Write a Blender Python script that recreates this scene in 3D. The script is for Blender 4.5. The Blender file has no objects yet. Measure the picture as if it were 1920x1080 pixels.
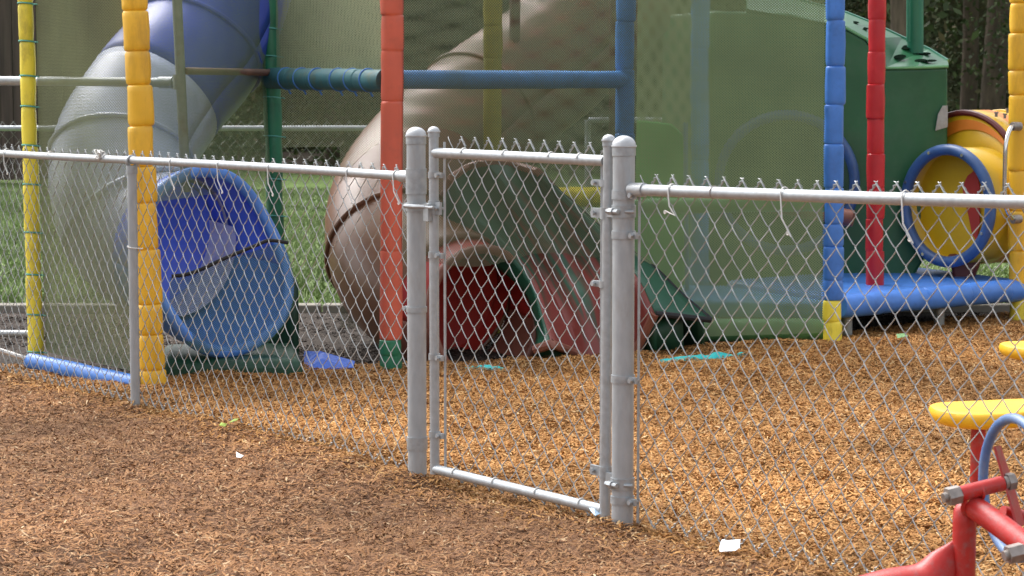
import bpy, math, random
import numpy as np
from mathutils import Vector, Matrix
random.seed(7)
rng = np.random.default_rng(11)
C = bpy.context.scene.collection
S = bpy.context.scene

# ------------------------------------------------------------------ camera, sky, sun, exposure
FPX, HOR, EYE = 4190.0, 160.0, 1.39
PITCH = math.atan((540 - HOR) / FPX)
cam_d = bpy.data.cameras.new("camera")
cam = bpy.data.objects.new("camera", cam_d)
C.objects.link(cam)
cam.location = (0, 0, EYE)
cam.rotation_euler = (math.pi / 2 - PITCH, 0, 0)
cam_d.sensor_width = 36
cam_d.lens = 36 * FPX / 1920
cam_d.clip_start = 0.1
cam_d.clip_end = 500
cam_d.dof.use_dof = True
cam_d.dof.focus_distance = 8.6
cam_d.dof.aperture_fstop = 10
S.camera = cam

SUN_EL, SUN_AZ = math.radians(52), math.radians(318)     # compass angle from +Y, clockwise
w = bpy.data.worlds.new("World")
S.world = w
w.use_nodes = True
nt = w.node_tree
bg = nt.nodes["Background"]
sky = nt.nodes.new("ShaderNodeTexSky")
sky.sky_type = 'NISHITA'
sky.sun_disc = False
sky.sun_elevation = SUN_EL
sky.sun_rotation = SUN_AZ
sky.dust_density = 5.0
sky.ozone_density = 1.0
hs = nt.nodes.new("ShaderNodeHueSaturation")              # an overcast sky: nearly white
hs.inputs["Saturation"].default_value = 0.22
nt.links.new(sky.outputs[0], hs.inputs["Color"])
nt.links.new(hs.outputs[0], bg.inputs["Color"])
bg.inputs["Strength"].default_value = 0.15
sun_d = bpy.data.lights.new("sun", 'SUN')
sun_d.energy = 0.6
sun_d.angle = math.radians(50)
sun_d.color = (1.0, 0.98, 0.94)
sun = bpy.data.objects.new("sun", sun_d)
C.objects.link(sun)
sd = Vector((math.sin(SUN_AZ) * math.cos(SUN_EL), math.cos(SUN_AZ) * math.cos(SUN_EL), math.sin(SUN_EL)))
sun.rotation_euler = sd.to_track_quat('Z', 'Y').to_euler()
S.view_settings.view_transform = 'Standard'
S.view_settings.look = 'None'
S.view_settings.gamma = 1
S.view_settings.exposure = 1.34

# ------------------------------------------------------------------ measuring: a pixel of the photo at a chosen distance -> metres
_cp, _sp = math.cos(PITCH), math.sin(PITCH)
def ray(px, py):
    x, y = (px - 960) / FPX, (540 - py) / FPX
    return Vector((x, _cp + y * _sp, -_sp + y * _cp))
def W(px, py, Y):
    d = ray(px, py)
    return Vector((0, 0, EYE)) + d * (Y / d.y)
def G(px, py, z=0.0):
    d = ray(px, py)
    return Vector((0, 0, EYE)) + d * ((z - EYE) / d.z)
F0 = Vector((0.0176, 7.4, 0)); U = Vector((0.6, -0.8, 0)); N = Vector((-0.8, -0.6, 0))   # the fence line and its camera side
def FP(t, z, dep=0.0):
    return F0 + U * t + N * dep + Vector((0, 0, z))
def TZ(px, py):
    d = ray(px, py); o = Vector((0, 0, EYE))
    k = (F0 - o).dot(N) / d.dot(N)
    p = o + d * k
    return (p - F0).dot(U), p.z
def FT(px): return TZ(px, 500)[0]

# ------------------------------------------------------------------ materials
def new_mat(name):
    m = bpy.data.materials.new(name); m.use_nodes = True
    return m, m.node_tree, m.node_tree.nodes["Principled BSDF"]
def nd(nt, t, **kw):
    n = nt.nodes.new(t)
    for k, v in kw.items(): setattr(n, k, v)
    return n
def mat(name, col, rough=0.5, metal=0.0, var=0.18, scale=6.0, bump=0.0, bscale=60.0, dirt=None, dirt_amt=0.0, dscale=3.0, coat=0.0, spec=0.5, stretch=(1, 1, 1)):
    m, t, b = new_mat(name)
    L = t.links.new
    tc = nd(t, "ShaderNodeTexCoord")
    mp = nd(t, "ShaderNodeMapping"); mp.inputs["Scale"].default_value = stretch
    L(tc.outputs["Object"], mp.inputs["Vector"])
    n1 = nd(t, "ShaderNodeTexNoise"); n1.inputs["Scale"].default_value = scale; n1.inputs["Detail"].default_value = 6
    L(mp.outputs[0], n1.inputs["Vector"])
    cr = nd(t, "ShaderNodeValToRGB")
    lo = [c * (1 - var) for c in col]; hi = [min(1, c * (1 + var)) for c in col]
    cr.color_ramp.elements[0].position = 0.3; cr.color_ramp.elements[0].color = (*lo, 1)
    cr.color_ramp.elements[1].position = 0.7; cr.color_ramp.elements[1].color = (*hi, 1)
    L(n1.outputs["Fac"], cr.inputs["Fac"])
    out = cr.outputs["Color"]
    if dirt:
        n2 = nd(t, "ShaderNodeTexNoise"); n2.inputs["Scale"].default_value = dscale; n2.inputs["Detail"].default_value = 9; n2.inputs["Roughness"].default_value = 0.7
        L(mp.outputs[0], n2.inputs["Vector"])
        r2 = nd(t, "ShaderNodeValToRGB")
        r2.color_ramp.elements[0].position = 0.5; r2.color_ramp.elements[0].color = (0, 0, 0, 1)
        r2.color_ramp.elements[1].position = 0.68; r2.color_ramp.elements[1].color = (dirt_amt,) * 3 + (1,)
        L(n2.outputs["Fac"], r2.inputs["Fac"])
        mx = nd(t, "ShaderNodeMix", data_type='RGBA')
        L(r2.outputs["Color"], mx.inputs[0]); L(out, mx.inputs[6]); mx.inputs[7].default_value = (*dirt, 1)
        out = mx.outputs[2]
    L(out, b.inputs["Base Color"])
    rr = nd(t, "ShaderNodeMapRange"); rr.inputs[3].default_value = max(0.02, rough - 0.1); rr.inputs[4].default_value = min(1, rough + 0.1)
    L(n1.outputs["Fac"], rr.inputs[0]); L(rr.outputs[0], b.inputs["Roughness"])
    b.inputs["Metallic"].default_value = metal
    b.inputs["Coat Weight"].default_value = coat
    b.inputs["Specular IOR Level"].default_value = spec
    if bump:
        n3 = nd(t, "ShaderNodeTexNoise"); n3.inputs["Scale"].default_value = bscale; n3.inputs["Detail"].default_value = 4
        L(mp.outputs[0], n3.inputs["Vector"])
        bp = nd(t, "ShaderNodeBump"); bp.inputs["Strength"].default_value = bump; bp.inputs["Distance"].default_value = 0.01
        L(n3.outputs["Fac"], bp.inputs["Height"]); L(bp.outputs[0], b.inputs["Normal"])
    return m
def ramp_mat(name, stops, rough=0.85, island=True, nscale=1.2, tone=0.25, fine=0.0, bump=0.0, bscale=80):
    """colour per loose piece (island) or by noise, times a broad tone"""
    m, t, b = new_mat(name); L = t.links.new
    tc = nd(t, "ShaderNodeTexCoord")
    cr = nd(t, "ShaderNodeValToRGB")
    els = cr.color_ramp.elements
    els[0].position, els[0].color = stops[0][0], (*stops[0][1], 1)
    els[1].position, els[1].color = stops[-1][0], (*stops[-1][1], 1)
    for p, c in stops[1:-1]:
        e = els.new(p); e.color = (*c, 1)
    if island:
        g = nd(t, "ShaderNodeNewGeometry"); L(g.outputs["Random Per Island"], cr.inputs["Fac"])
    else:
        f = nd(t, "ShaderNodeTexNoise"); f.inputs["Scale"].default_value = fine; f.inputs["Detail"].default_value = 5; f.inputs["Roughness"].default_value = 0.7
        L(tc.outputs["Object"], f.inputs["Vector"])
        mr = nd(t, "ShaderNodeMapRange"); mr.inputs[1].default_value = 0.3; mr.inputs[2].default_value = 0.7
        L(f.outputs["Fac"], mr.inputs[0]); L(mr.outputs[0], cr.inputs["Fac"])
        if bump:
            bp = nd(t, "ShaderNodeBump"); bp.inputs["Strength"].default_value = bump; bp.inputs["Distance"].default_value = 0.01
            L(f.outputs["Fac"], bp.inputs["Height"]); L(bp.outputs[0], b.inputs["Normal"])
    n = nd(t, "ShaderNodeTexNoise"); n.inputs["Scale"].default_value = nscale; n.inputs["Detail"].default_value = 4
    L(tc.outputs["Object"], n.inputs["Vector"])
    mr2 = nd(t, "ShaderNodeMapRange"); mr2.inputs[1].default_value = 0.3; mr2.inputs[2].default_value = 0.7
    mr2.inputs[3].default_value = 1 - tone; mr2.inputs[4].default_value = 1 + tone
    L(n.outputs["Fac"], mr2.inputs[0])
    mx = nd(t, "ShaderNodeVectorMath", operation='SCALE')
    L(cr.outputs["Color"], mx.inputs[0]); L(mr2.outputs[0], mx.inputs[3])
    L(mx.outputs[0], b.inputs["Base Color"])
    b.inputs["Roughness"].default_value = rough
    b.inputs["Specular IOR Level"].default_value = 0.25
    return m

M = {}
M['galv'] = mat("galvanised steel", (0.35, 0.375, 0.395), 0.48, 0.45, 0.14, 45, 0.08, 90, (0.27, 0.24, 0.21), 0.4, 14)
M['galv_white'] = mat("bright galvanised steel", (0.39, 0.415, 0.435), 0.45, 0.4, 0.10, 45, 0.08, 90, (0.30, 0.27, 0.25), 0.35, 14)
M['post_paint'] = mat("silver painted steel post", (0.36, 0.385, 0.405), 0.52, 0.25, 0.10, 40, 0.07, 90, (0.27, 0.24, 0.21), 0.35, 14, stretch=(1, 1, .35))
M['cap'] = mat("cast aluminium cap", (0.46, 0.48, 0.50), 0.5, 0.35, 0.10, 30, 0.1, 120)
M['wire'] = mat("galvanised fence wire", (0.34, 0.355, 0.36), 0.5, 0.5, 0.2, 40)
M['tie'] = mat("aluminium tie wire", (0.62, 0.61, 0.59), 0.45, 0.4, 0.08, 30)
M['bolt'] = mat("weathered bolt steel", (0.30, 0.27, 0.25), 0.5, 0.6, 0.25, 50)
M['pad_yellow'] = mat("amber vinyl padding", (0.80, 0.46, 0.028), 0.42, 0, 0.10, 7, 0.12, 26, (0.34, 0.17, 0.02), 0.45, 9, stretch=(1, 1, .3))
M['pad_lemon'] = mat("lemon vinyl padding", (0.88, 0.73, 0.065), 0.45, 0, 0.12, 8, 0.12, 26, (0.22, 0.17, 0.04), 0.6, 10, stretch=(1, 1, .4))
M['pad_salmon'] = mat("faded red vinyl padding", (0.58, 0.112, 0.064), 0.5, 0, 0.10, 6, 0.06, 26, (0.34, 0.09, 0.06), 0.4, 8)
M['pad_red'] = mat("bright red vinyl padding", (0.50, 0.014, 0.022), 0.4, 0, 0.12, 7, 0.14, 24)
M['pad_blue'] = mat("blue vinyl padding", (0.055, 0.20, 0.62), 0.42, 0, 0.12, 7, 0.14, 24, (0.03, 0.09, 0.28), 0.35, 9)
M['pad_blue_dull'] = mat("dulled blue vinyl padding", (0.06, 0.25, 0.60), 0.5, 0, 0.12, 7, 0.06, 24, (0.03, 0.1, 0.14), 0.5, 6)
M['pad_teal'] = mat("weathered green blue vinyl padding", (0.035, 0.13, 0.15), 0.55, 0, 0.25, 9, 0.1, 24, (0.10, 0.10, 0.03), 0.6, 8)
M['pad_green'] = mat("green vinyl padding", (0.018, 0.17, 0.085), 0.45, 0, 0.14, 7, 0.08, 24, (0.01, 0.06, 0.035), 0.5, 10)
M['pad_pale'] = mat("pale green vinyl padding", (0.12, 0.32, 0.14), 0.45, 0, 0.12, 6, 0.08, 24)
M['cord'] = mat("turquoise cord", (0.10, 0.38, 0.33), 0.6, 0, 0.15, 30)
M['cord_blue'] = mat("blue cord", (0.06, 0.20, 0.55), 0.6, 0, 0.15, 30)
M['net'] = mat("olive netting cord", (0.31, 0.345, 0.20), 0.7, 0, 0.15, 3)
M['net_black'] = mat("dark olive netting cord", (0.078, 0.098, 0.054), 0.7, 0, 0.15, 3)
M['net_green'] = mat("dark green netting cord", (0.05, 0.12, 0.06), 0.7, 0, 0.15, 3)
M['hole'] = mat("painted hole shade", (0.006, 0.012, 0.008), 0.9, 0, 0.1, 3, spec=0.0)
M['net_mid'] = mat("mid olive netting cord", (0.165, 0.235, 0.115), 0.7, 0, 0.15, 3)
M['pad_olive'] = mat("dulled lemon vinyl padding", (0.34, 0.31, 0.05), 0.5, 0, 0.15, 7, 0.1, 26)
M['net_dark'] = mat("black net hem", (0.012, 0.012, 0.014), 0.7, 0, 0.15, 10)
M['slide_blue'] = mat("blue moulded plastic", (0.028, 0.065, 0.42), 0.33, 0, 0.12, 4, 0.03, 18, (0.05, 0.1, 0.3), 0.35, 4)
M['slide_inner'] = mat("lightened blue inner plastic", (0.09, 0.18, 0.80), 0.33, 0, 0.12, 4)  # slide blue made brighter; light inside the tube is put into the colour
M['slide_glint'] = mat("painted glare of the slide floor", (0.76, 0.77, 0.86), 0.35, 0, 0.10, 6, 0, 60, (0.12, 0.16, 0.45), 0.6, 5)  # sky glare on the slide floor, painted as a pale colour
M['slide_glare'] = mat("blue grey plastic with painted glare", (0.46, 0.51, 0.70), 0.3, 0, 0.12, 3, 0.03, 18, (0.16, 0.2, 0.34), 0.5, 3)  # lower tube colour has the whitish sky glare painted in
M['slide_rim'] = mat("light blue moulded plastic", (0.085, 0.24, 0.68), 0.4, 0, 0.12, 5, 0.03, 18)
M['slide_brown'] = mat("sun faded terracotta plastic", (0.185, 0.080, 0.040), 0.36, 0, 0.16, 3, 0.03, 18, (0.20, 0.13, 0.06), 0.5, 3)
M['slide_red'] = mat("red moulded plastic", (0.40, 0.036, 0.03), 0.38, 0, 0.15, 5)
M['slide_pink'] = mat("faded pink plastic", (0.23, 0.088, 0.060), 0.45, 0, 0.15, 5)
M['green_dark'] = mat("dark green plastic", (0.012, 0.105, 0.040), 0.40, 0, 0.22, 3, 0.06, 10, (0.05, 0.13, 0.075), 0.5, 2.2)
M['green_skirt'] = mat("dark green vinyl skirt", (0.008, 0.055, 0.028), 0.5, 0, 0.2, 6, 0.2, 12)
M['green_bright'] = mat("bright green plastic", (0.045, 0.34, 0.055), 0.4, 0, 0.14, 4)
M['green_pole'] = mat("green painted pipe", (0.02, 0.15, 0.09), 0.35, 0.1, 0.12, 8)
M['tube_yellow'] = mat("yellow moulded plastic", (0.62, 0.39, 0.014), 0.33, 0, 0.10, 4, 0.03, 14, (0.45, 0.22, 0.02), 0.4, 3)
M['tube_orange'] = mat("orange moulded plastic", (0.62, 0.20, 0.02), 0.4, 0, 0.14, 4)
M['tube_maroon'] = mat("maroon moulded plastic", (0.10, 0.015, 0.015), 0.4, 0, 0.15, 5)
M['ring_blue'] = mat("blue grey moulded plastic", (0.04, 0.10, 0.26), 0.4, 0, 0.25, 6, 0.05, 20)
M['pipe_old'] = mat("old galvanised pipe", (0.28, 0.29, 0.27), 0.5, 0.4, 0.15, 20, 0, 60, (0.20, 0.11, 0.07), 0.6, 9)
M['pipe_rust'] = mat("rusty pipe", (0.17, 0.10, 0.08), 0.6, 0.3, 0.25, 20)
M['chrome'] = mat("polished steel", (0.72, 0.70, 0.68), 0.18, 0.95, 0.06, 20)
M['red_paint'] = mat("chipped red paint", (0.42, 0.020, 0.017), 0.42, 0, 0.18, 9, 0.10, 60, (0.22, 0.13, 0.13), 0.55, 30)
M['seat_yellow'] = mat("yellow plastic seat", (0.82, 0.47, 0.02), 0.45, 0, 0.08, 6, 0.03, 30, (0.55, 0.25, 0.02), 0.35, 12)
M['blue_paint'] = mat("scuffed blue coating", (0.075, 0.16, 0.36), 0.38, 0, 0.2, 14, 0.05, 60, (0.25, 0.3, 0.36), 0.5, 12)
M['paper'] = mat("white paper", (0.82, 0.84, 0.86), 0.8, 0, 0.05, 20)
M['tarp'] = mat("turquoise tarpaulin", (0.02, 0.50, 0.50), 0.5, 0, 0.15, 15, 0.2, 30)
M['tarp_blue'] = mat("blue tarpaulin", (0.02, 0.10, 0.50), 0.5, 0, 0.15, 15, 0.2, 30)
M['leaf'] = mat("yellow green leaf", (0.30, 0.42, 0.06), 0.6, 0, 0.2, 40)
M['leaf_green'] = mat("green leaf", (0.16, 0.32, 0.12), 0.6, 0, 0.2, 40)
M['wrapper'] = mat("pale blue wrapper", (0.35, 0.50, 0.66), 0.4, 0, 0.3, 40)
M['concrete'] = mat("concrete", (0.22, 0.20, 0.165), 0.85, 0, 0.18, 6, 0.2, 60)
M['boards'] = mat("dark stained boards", (0.07, 0.048, 0.040), 0.8, 0, 0.45, 5, 0.3, 30, (0.09, 0.07, 0.055), 0.5, 4, stretch=(3, 3, .15))
M['trunk'] = mat("bark", (0.10, 0.075, 0.055), 0.9, 0, 0.4, 12, 0.6, 25, stretch=(1, 1, .25))
M['soil'] = mat("dark soil", (0.06, 0.045, 0.03), 0.95, 0, 0.35, 3, 0.4, 40)
M['leaves'] = ramp_mat("woodland leaves", [(0, (0.025, 0.04, 0.016)), (0.5, (0.06, 0.085, 0.032)), (0.85, (0.09, 0.12, 0.05)), (1, (0.15, 0.11, 0.07))], 0.7, True, 0.5, 0.35)
M['lawn'] = ramp_mat("lawn", [(0, (0.08, 0.13, 0.035)), (0.5, (0.13, 0.20, 0.055)), (1, (0.19, 0.25, 0.08))], 0.9, False, 0.5, 0.25, fine=14, bump=0.6)
M['blades'] = ramp_mat("grass blades", [(0, (0.16, 0.22, 0.085)), (0.6, (0.20, 0.265, 0.11)), (1, (0.26, 0.32, 0.15))], 0.8, True, 0.5, 0.25)
M['gravel'] = ramp_mat("dark trodden ground", [(0, (0.018, 0.013, 0.010)), (0.55, (0.045, 0.034, 0.027)), (1, (0.10, 0.08, 0.066))], 0.95, False, 0.8, 0.25, fine=55, bump=0.8)
M['mulch_front'] = ramp_mat("weathered mulch bed", [(0, (0.09, 0.045, 0.026)), (0.5, (0.18, 0.092, 0.048)), (1, (0.27, 0.145, 0.07))], 0.95, False, 1.1, 0.25, fine=60, bump=1.0)
M['mulch_in'] = ramp_mat("fresh mulch bed", [(0, (0.09, 0.038, 0.012)), (0.5, (0.26, 0.125, 0.035)), (1, (0.46, 0.25, 0.08))], 0.95, False, 0.9, 0.22, fine=60, bump=1.0)
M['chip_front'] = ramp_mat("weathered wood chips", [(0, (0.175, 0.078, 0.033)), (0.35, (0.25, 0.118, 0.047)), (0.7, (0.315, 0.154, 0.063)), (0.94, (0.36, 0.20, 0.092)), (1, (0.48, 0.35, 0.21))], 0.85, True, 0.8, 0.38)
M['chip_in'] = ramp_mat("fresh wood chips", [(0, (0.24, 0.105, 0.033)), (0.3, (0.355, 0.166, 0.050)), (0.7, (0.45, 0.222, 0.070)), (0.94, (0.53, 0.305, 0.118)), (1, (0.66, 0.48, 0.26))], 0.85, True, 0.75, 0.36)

# two-colour swirl moulding of the wide slide
def swirl_mat():
    m, t, b = new_mat("green and red swirled plastic"); L = t.links.new
    uv = nd(t, "ShaderNodeUVMap"); uv.uv_map = "UVMap"
    mp = nd(t, "ShaderNodeMapping"); mp.inputs["Scale"].default_value = (1.3, 9, 1)
    L(uv.outputs[0], mp.inputs["Vector"])
    n = nd(t, "ShaderNodeTexNoise"); n.inputs["Scale"].default_value = 1.6; n.inputs["Detail"].default_value = 3; n.inputs["Distortion"].default_value = 0.5
    L(mp.outputs[0], n.inputs["Vector"])
    sx = nd(t, "ShaderNodeSeparateXYZ"); L(uv.outputs[0], sx.inputs[0])
    ad = nd(t, "ShaderNodeMath", operation='MULTIPLY_ADD')
    L(sx.outputs["X"], ad.inputs[0]); ad.inputs[1].default_value = 0.58; L(n.outputs["Fac"], ad.inputs[2])
    cr = nd(t, "ShaderNodeValToRGB")
    cr.color_ramp.elements[0].position = 0.70; cr.color_ramp.elements[0].color = (0.014, 0.085, 0.050, 1)
    cr.color_ramp.elements[1].position = 0.90; cr.color_ramp.elements[1].color = (0.185, 0.036, 0.028, 1)
    e = cr.color_ramp.elements.new(0.80); e.color = (0.075, 0.055, 0.036, 1)
    L(ad.outputs[0], cr.inputs["Fac"]); L(cr.outputs[0], b.inputs["Base Color"])
    b.inputs["Roughness"].default_value = 0.42
    return m
M['swirl'] = swirl_mat()
M['swirl_green'] = mat("teal green moulded plastic", (0.013, 0.082, 0.048), 0.4, 0, 0.2, 4, 0.03, 14, (0.02, 0.07, 0.04), 0.5, 4)

# ------------------------------------------------------------------ mesh helpers
ORG = {}
def link(o, parent):
    C.objects.link(o)
    if parent is not None:
        o.parent = parent
        ORG[o.name] = ORG[parent.name]
def thing(name, label, cat, loc=(0, 0, 0), group=None):
    o = bpy.data.objects.new(name, None); o.location = loc
    o.empty_display_size = 0.1
    C.objects.link(o); ORG[o.name] = Vector(loc)
    o['label'] = label; o['category'] = cat
    if group: o['group'] = group
    return o
def tag(o, label, cat, group=None, kind=None):
    o['label'] = label; o['category'] = cat
    if group: o['group'] = group
    if kind: o['kind'] = kind
    return o
class MB:
    def __init__(s): s.v = []; s.f = []
    def ring_bridge(s, rings, closed=True, cap0=True, cap1=True):
        n = len(rings[0]); base = len(s.v)
        for r in rings: s.v.extend([tuple(p) for p in r])
        m = n if closed else n - 1
        for i in range(len(rings) - 1):
            for j in range(m):
                a = base + i * n + j; b = base + i * n + (j + 1) % n
                s.f.append((a, b, b + n, a + n))
        if closed and cap0: s.f.append(tuple(base + j for j in range(n))[::-1])
        if closed and cap1: s.f.append(tuple(base + (len(rings) - 1) * n + j for j in range(n)))
    def tube(s, pts, r, n=10, caps=True, closed=False):
        pts = [Vector(p) for p in pts]
        rs = r if isinstance(r, (list, tuple)) else [r] * len(pts)
        fr = frames(pts, closed)
        rings = []
        for p, (a, b), q in zip(pts, fr, rs):
            rings.append([p + a * (math.cos(2 * math.pi * k / n) * q) + b * (math.sin(2 * math.pi * k / n) * q) for k in range(n)])
        if closed:
            base = len(s.v)
            for rg in rings: s.v.extend([tuple(p) for p in rg])
            R = len(rings)
            for i in range(R):
                for j in range(n):
                    a = base + i * n + j; b = base + i * n + (j + 1) % n
                    c = base + ((i + 1) % R) * n + (j + 1) % n; d = base + ((i + 1) % R) * n + j
                    s.f.append((a, b, c, d))
        else:
            s.ring_bridge(rings, True, caps, caps)
    def box(s, c, sx, sy, sz, ax=None):
        X, Y, Z = ax if ax else (Vector((1, 0, 0)), Vector((0, 1, 0)), Vector((0, 0, 1)))
        c = Vector(c); b = len(s.v)
        for k in (-1, 1):
            for (i, j) in ((-1, -1), (1, -1), (1, 1), (-1, 1)):
                s.v.append(tuple(c + X * (i * sx / 2) + Y * (j * sy / 2) + Z * (k * sz / 2)))
        for f in ((3, 2, 1, 0), (4, 5, 6, 7), (0, 1, 5, 4), (1, 2, 6, 5), (2, 3, 7, 6), (3, 0, 4, 7)):
            s.f.append(tuple(b + i for i in f))
    def poly_prism(s, pts, off):
        """closed outline swept along a vector"""
        off = Vector(off); n = len(pts); b = len(s.v)
        s.v.extend([tuple(p) for p in pts]); s.v.extend([tuple(Vector(p) + off) for p in pts])
        s.f.append(tuple(range(b, b + n))[::-1]); s.f.append(tuple(range(b + n, b + 2 * n)))
        for i in range(n):
            j = (i + 1) % n
            s.f.append((b + i, b + j, b + n + j, b + n + i))
    def torus(s, c, nrm, R, r, n=40, k=10, sq=(1, 1), a0=0, a1=2 * math.pi):
        nrm = Vector(nrm).normalized(); a, b = basis(nrm); c = Vector(c)
        full = abs(a1 - a0 - 2 * math.pi) < 1e-6
        cnt = n if full else n + 1
        pts = [c + a * (R * math.cos(a0 + (a1 - a0) * i / n)) + b * (R * math.sin(a0 + (a1 - a0) * i / n)) for i in range(cnt)]
        s.tube(pts, r, k, True, full)
    def build(s, name, m, parent=None, smooth=True, bevel=0.0, solid=0.0, sub=0):
        o_ = ORG[parent.name] if parent is not None else None
        me = bpy.data.meshes.new(name)
        vs = s.v if o_ is None else [(v[0] - o_[0], v[1] - o_[1], v[2] - o_[2]) for v in s.v]
        me.from_pydata(vs, [], s.f); me.update()
        me.materials.append(m)
        o = bpy.data.objects.new(name, me)
        link(o, parent)
        if parent is None: ORG[o.name] = Vector((0, 0, 0))
        if smooth:
            me.polygons.foreach_set("use_smooth", [True] * len(me.polygons))
            me.set_sharp_from_angle(angle=math.radians(42))
        if solid:
            q = o.modifiers.new("thickness", 'SOLIDIFY'); q.thickness = solid; q.offset = 0
        if bevel:
            q = o.modifiers.new("bevel", 'BEVEL'); q.width = bevel; q.segments = 3; q.limit_method = 'ANGLE'
        if sub:
            q = o.modifiers.new("smooth", 'SUBSURF'); q.levels = sub; q.render_levels = sub
        return o
def basis(n):
    n = Vector(n).normalized()
    up = Vector((0, 0, 1)) if abs(n.z) < 0.95 else Vector((1, 0, 0))
    a = up.cross(n).normalized(); b = n.cross(a).normalized()
    return a, b
def frames(pts, closed=False):
    n = len(pts); out = []; prev = None
    for i in range(n):
        if closed: d = pts[(i + 1) % n] - pts[i - 1]
        elif i == 0: d = pts[1] - pts[0]
        elif i == n - 1: d = pts[-1] - pts[-2]
        else: d = (pts[i + 1] - pts[i]).normalized() + (pts[i] - pts[i - 1]).normalized()
        d = d.normalized() if d.length > 1e-9 else Vector((0, 0, 1))
        if prev is None: a, b = basis(d)
        else:
            a = prev - d * prev.dot(d); a = a.normalized(); b = d.cross(a)
        prev = a; out.append((a, b))
    return out
def spline(pts, per=8):
    pts = [Vector(p) for p in pts]; out = []
    P = [pts[0] * 2 - pts[1]] + pts + [pts[-1] * 2 - pts[-2]]
    for i in range(1, len(P) - 2):
        for k in range(per):
            t = k / per; a, b, c, d = P[i - 1], P[i], P[i + 1], P[i + 2]
            out.append(0.5 * ((2 * b) + (c - a) * t + (2 * a - 5 * b + 4 * c - d) * t * t + (3 * b - a - 3 * c + d) * t ** 3))
    out.append(pts[-1]); return out
def np_mesh(name, verts, quads, m, parent=None):
    """big meshes: verts (n,3), quads (k,4)"""
    me = bpy.data.meshes.new(name)
    verts = np.asarray(verts, dtype=np.float32)
    if parent is not None: verts = verts - np.array(ORG[parent.name], dtype=np.float32)
    quads = np.asarray(quads, dtype=np.int32); k, q = quads.shape
    me.vertices.add(len(verts)); me.vertices.foreach_set("co", verts.ravel())
    me.loops.add(k * q); me.loops.foreach_set("vertex_index", quads.ravel())
    me.polygons.add(k); me.polygons.foreach_set("loop_start", np.arange(0, k * q, q, dtype=np.int32))
    me.update(calc_edges=True); me.validate()
    me.materials.append(m)
    o = bpy.data.objects.new(name, me); link(o, parent)
    if parent is None: ORG[o.name] = Vector((0, 0, 0))
    return o

# ------------------------------------------------------------------ ground
def hgt(x, y):
    x = np.asarray(x, float); y = np.asarray(y, float)
    h = 0.009 * np.sin(2.3 * x + 1.1) * np.cos(1.9 * y + .4) + 0.006 * np.sin(5.1 * x - 3.3 * y) + 0.004 * np.sin(9.7 * x + 7.1 * y + 2)
    wd = (x - F0.x) * N.x + (y - F0.y) * N.y                    # + in front of the fence
    td = (x - F0.x) * U.x + (y - F0.y) * U.y
    bank = 0.035 * np.exp(-((wd + 0.08) / 0.16) ** 2) * np.clip((-td - 0.75) / .5, 0, 1) * np.clip((td + 2.6) / .4, 0.15, 1)
    for tp, am in ((-.594, .022), (-.485, .008), (.552, .024), (-2.737, .02)):          # chips kicked up round the posts
        bank = bank + am * np.exp(-(((wd - .03) / .10) ** 2 + ((td - tp) / .12) ** 2))
    bank = bank - 0.02 * np.exp(-(((wd - .35) / .30) ** 2 + ((td) / .42) ** 2)) - 0.015 * np.exp(-(((wd + .5) / .4) ** 2 + ((td) / .42) ** 2))   # scuffed hollow at the gate
    h = h + 0.006 * np.sin(17 * x + 3 * y) * np.sin(13 * y - 5 * x)
    return h + bank
def fence_y(x): return 7.4 - 0.8 * (x - 0.0176) / 0.6
FX = [-4.0, -3.0, -2.4, -1.7, -1.2, -0.6, 0.6, 1.7, 3.0, 6.0]
FY = [12.8, 11.4, 11.0, 10.75, 10.95, 11.15, 11.6, 12.5, 13.5, 13.6]
def grid(name, X, Y, Z, m):
    r, c = X.shape
    v = np.stack([X, Y, Z], -1).reshape(-1, 3)
    i, j = np.meshgrid(np.arange(r - 1), np.arange(c - 1), indexing='ij')
    a = (i * c + j).ravel()
    o = np_mesh(name, v, np.stack([a, a + 1, a + c + 1, a + c], -1), m)
    o.data.polygons.foreach_set("use_smooth", [True] * len(o.data.polygons))
    return o
g = MB(); g.v = [(-150, -60, -.07), (150, -60, -.07), (150, 240, -.07), (-150, 240, -.07)]; g.f = [(0, 1, 2, 3)]
o = g.build("ground", M['soil'], smooth=False); o['kind'] = 'structure'
xs, ys = np.meshgrid(np.linspace(-22, 22, 120), np.linspace(14.1, 40, 90), indexing='ij')
o = grid("lawn", xs, ys, -0.03 + 0.02 * np.sin(xs * .7) * np.cos(ys * .5), M['lawn']); o['kind'] = 'structure'
xs, ys = np.meshgrid(np.linspace(-9, 9, 90), np.linspace(8.6, 14.0, 60), indexing='ij')
o = grid("bare_ground", xs, ys, -0.035 + 0.006 * np.sin(xs * 3) * np.cos(ys * 4), M['gravel']); o['kind'] = 'structure'
tt, ww = np.meshgrid(np.linspace(-7, 7, 260), np.linspace(0, 8, 150), indexing='ij')
xs = F0.x + U.x * tt + N.x * ww; ys = F0.y + U.y * tt + N.y * ww
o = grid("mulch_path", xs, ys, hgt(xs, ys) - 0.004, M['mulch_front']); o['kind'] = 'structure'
xx, ss = np.meshgrid(np.linspace(-2.75, 4.5, 220), np.linspace(0, 1, 110), indexing='ij')
yf = fence_y(xx); yb = np.maximum(np.interp(xx, FX, FY), yf + .02)
ys = yf + (yb - yf) * ss
zz = hgt(xx, ys) - 0.004 - 0.04 * np.clip((ss - .96) / .04, 0, 1)
o = grid("mulch_play_area", xx, ys, zz, M['mulch_in']); o['kind'] = 'structure'
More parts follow.
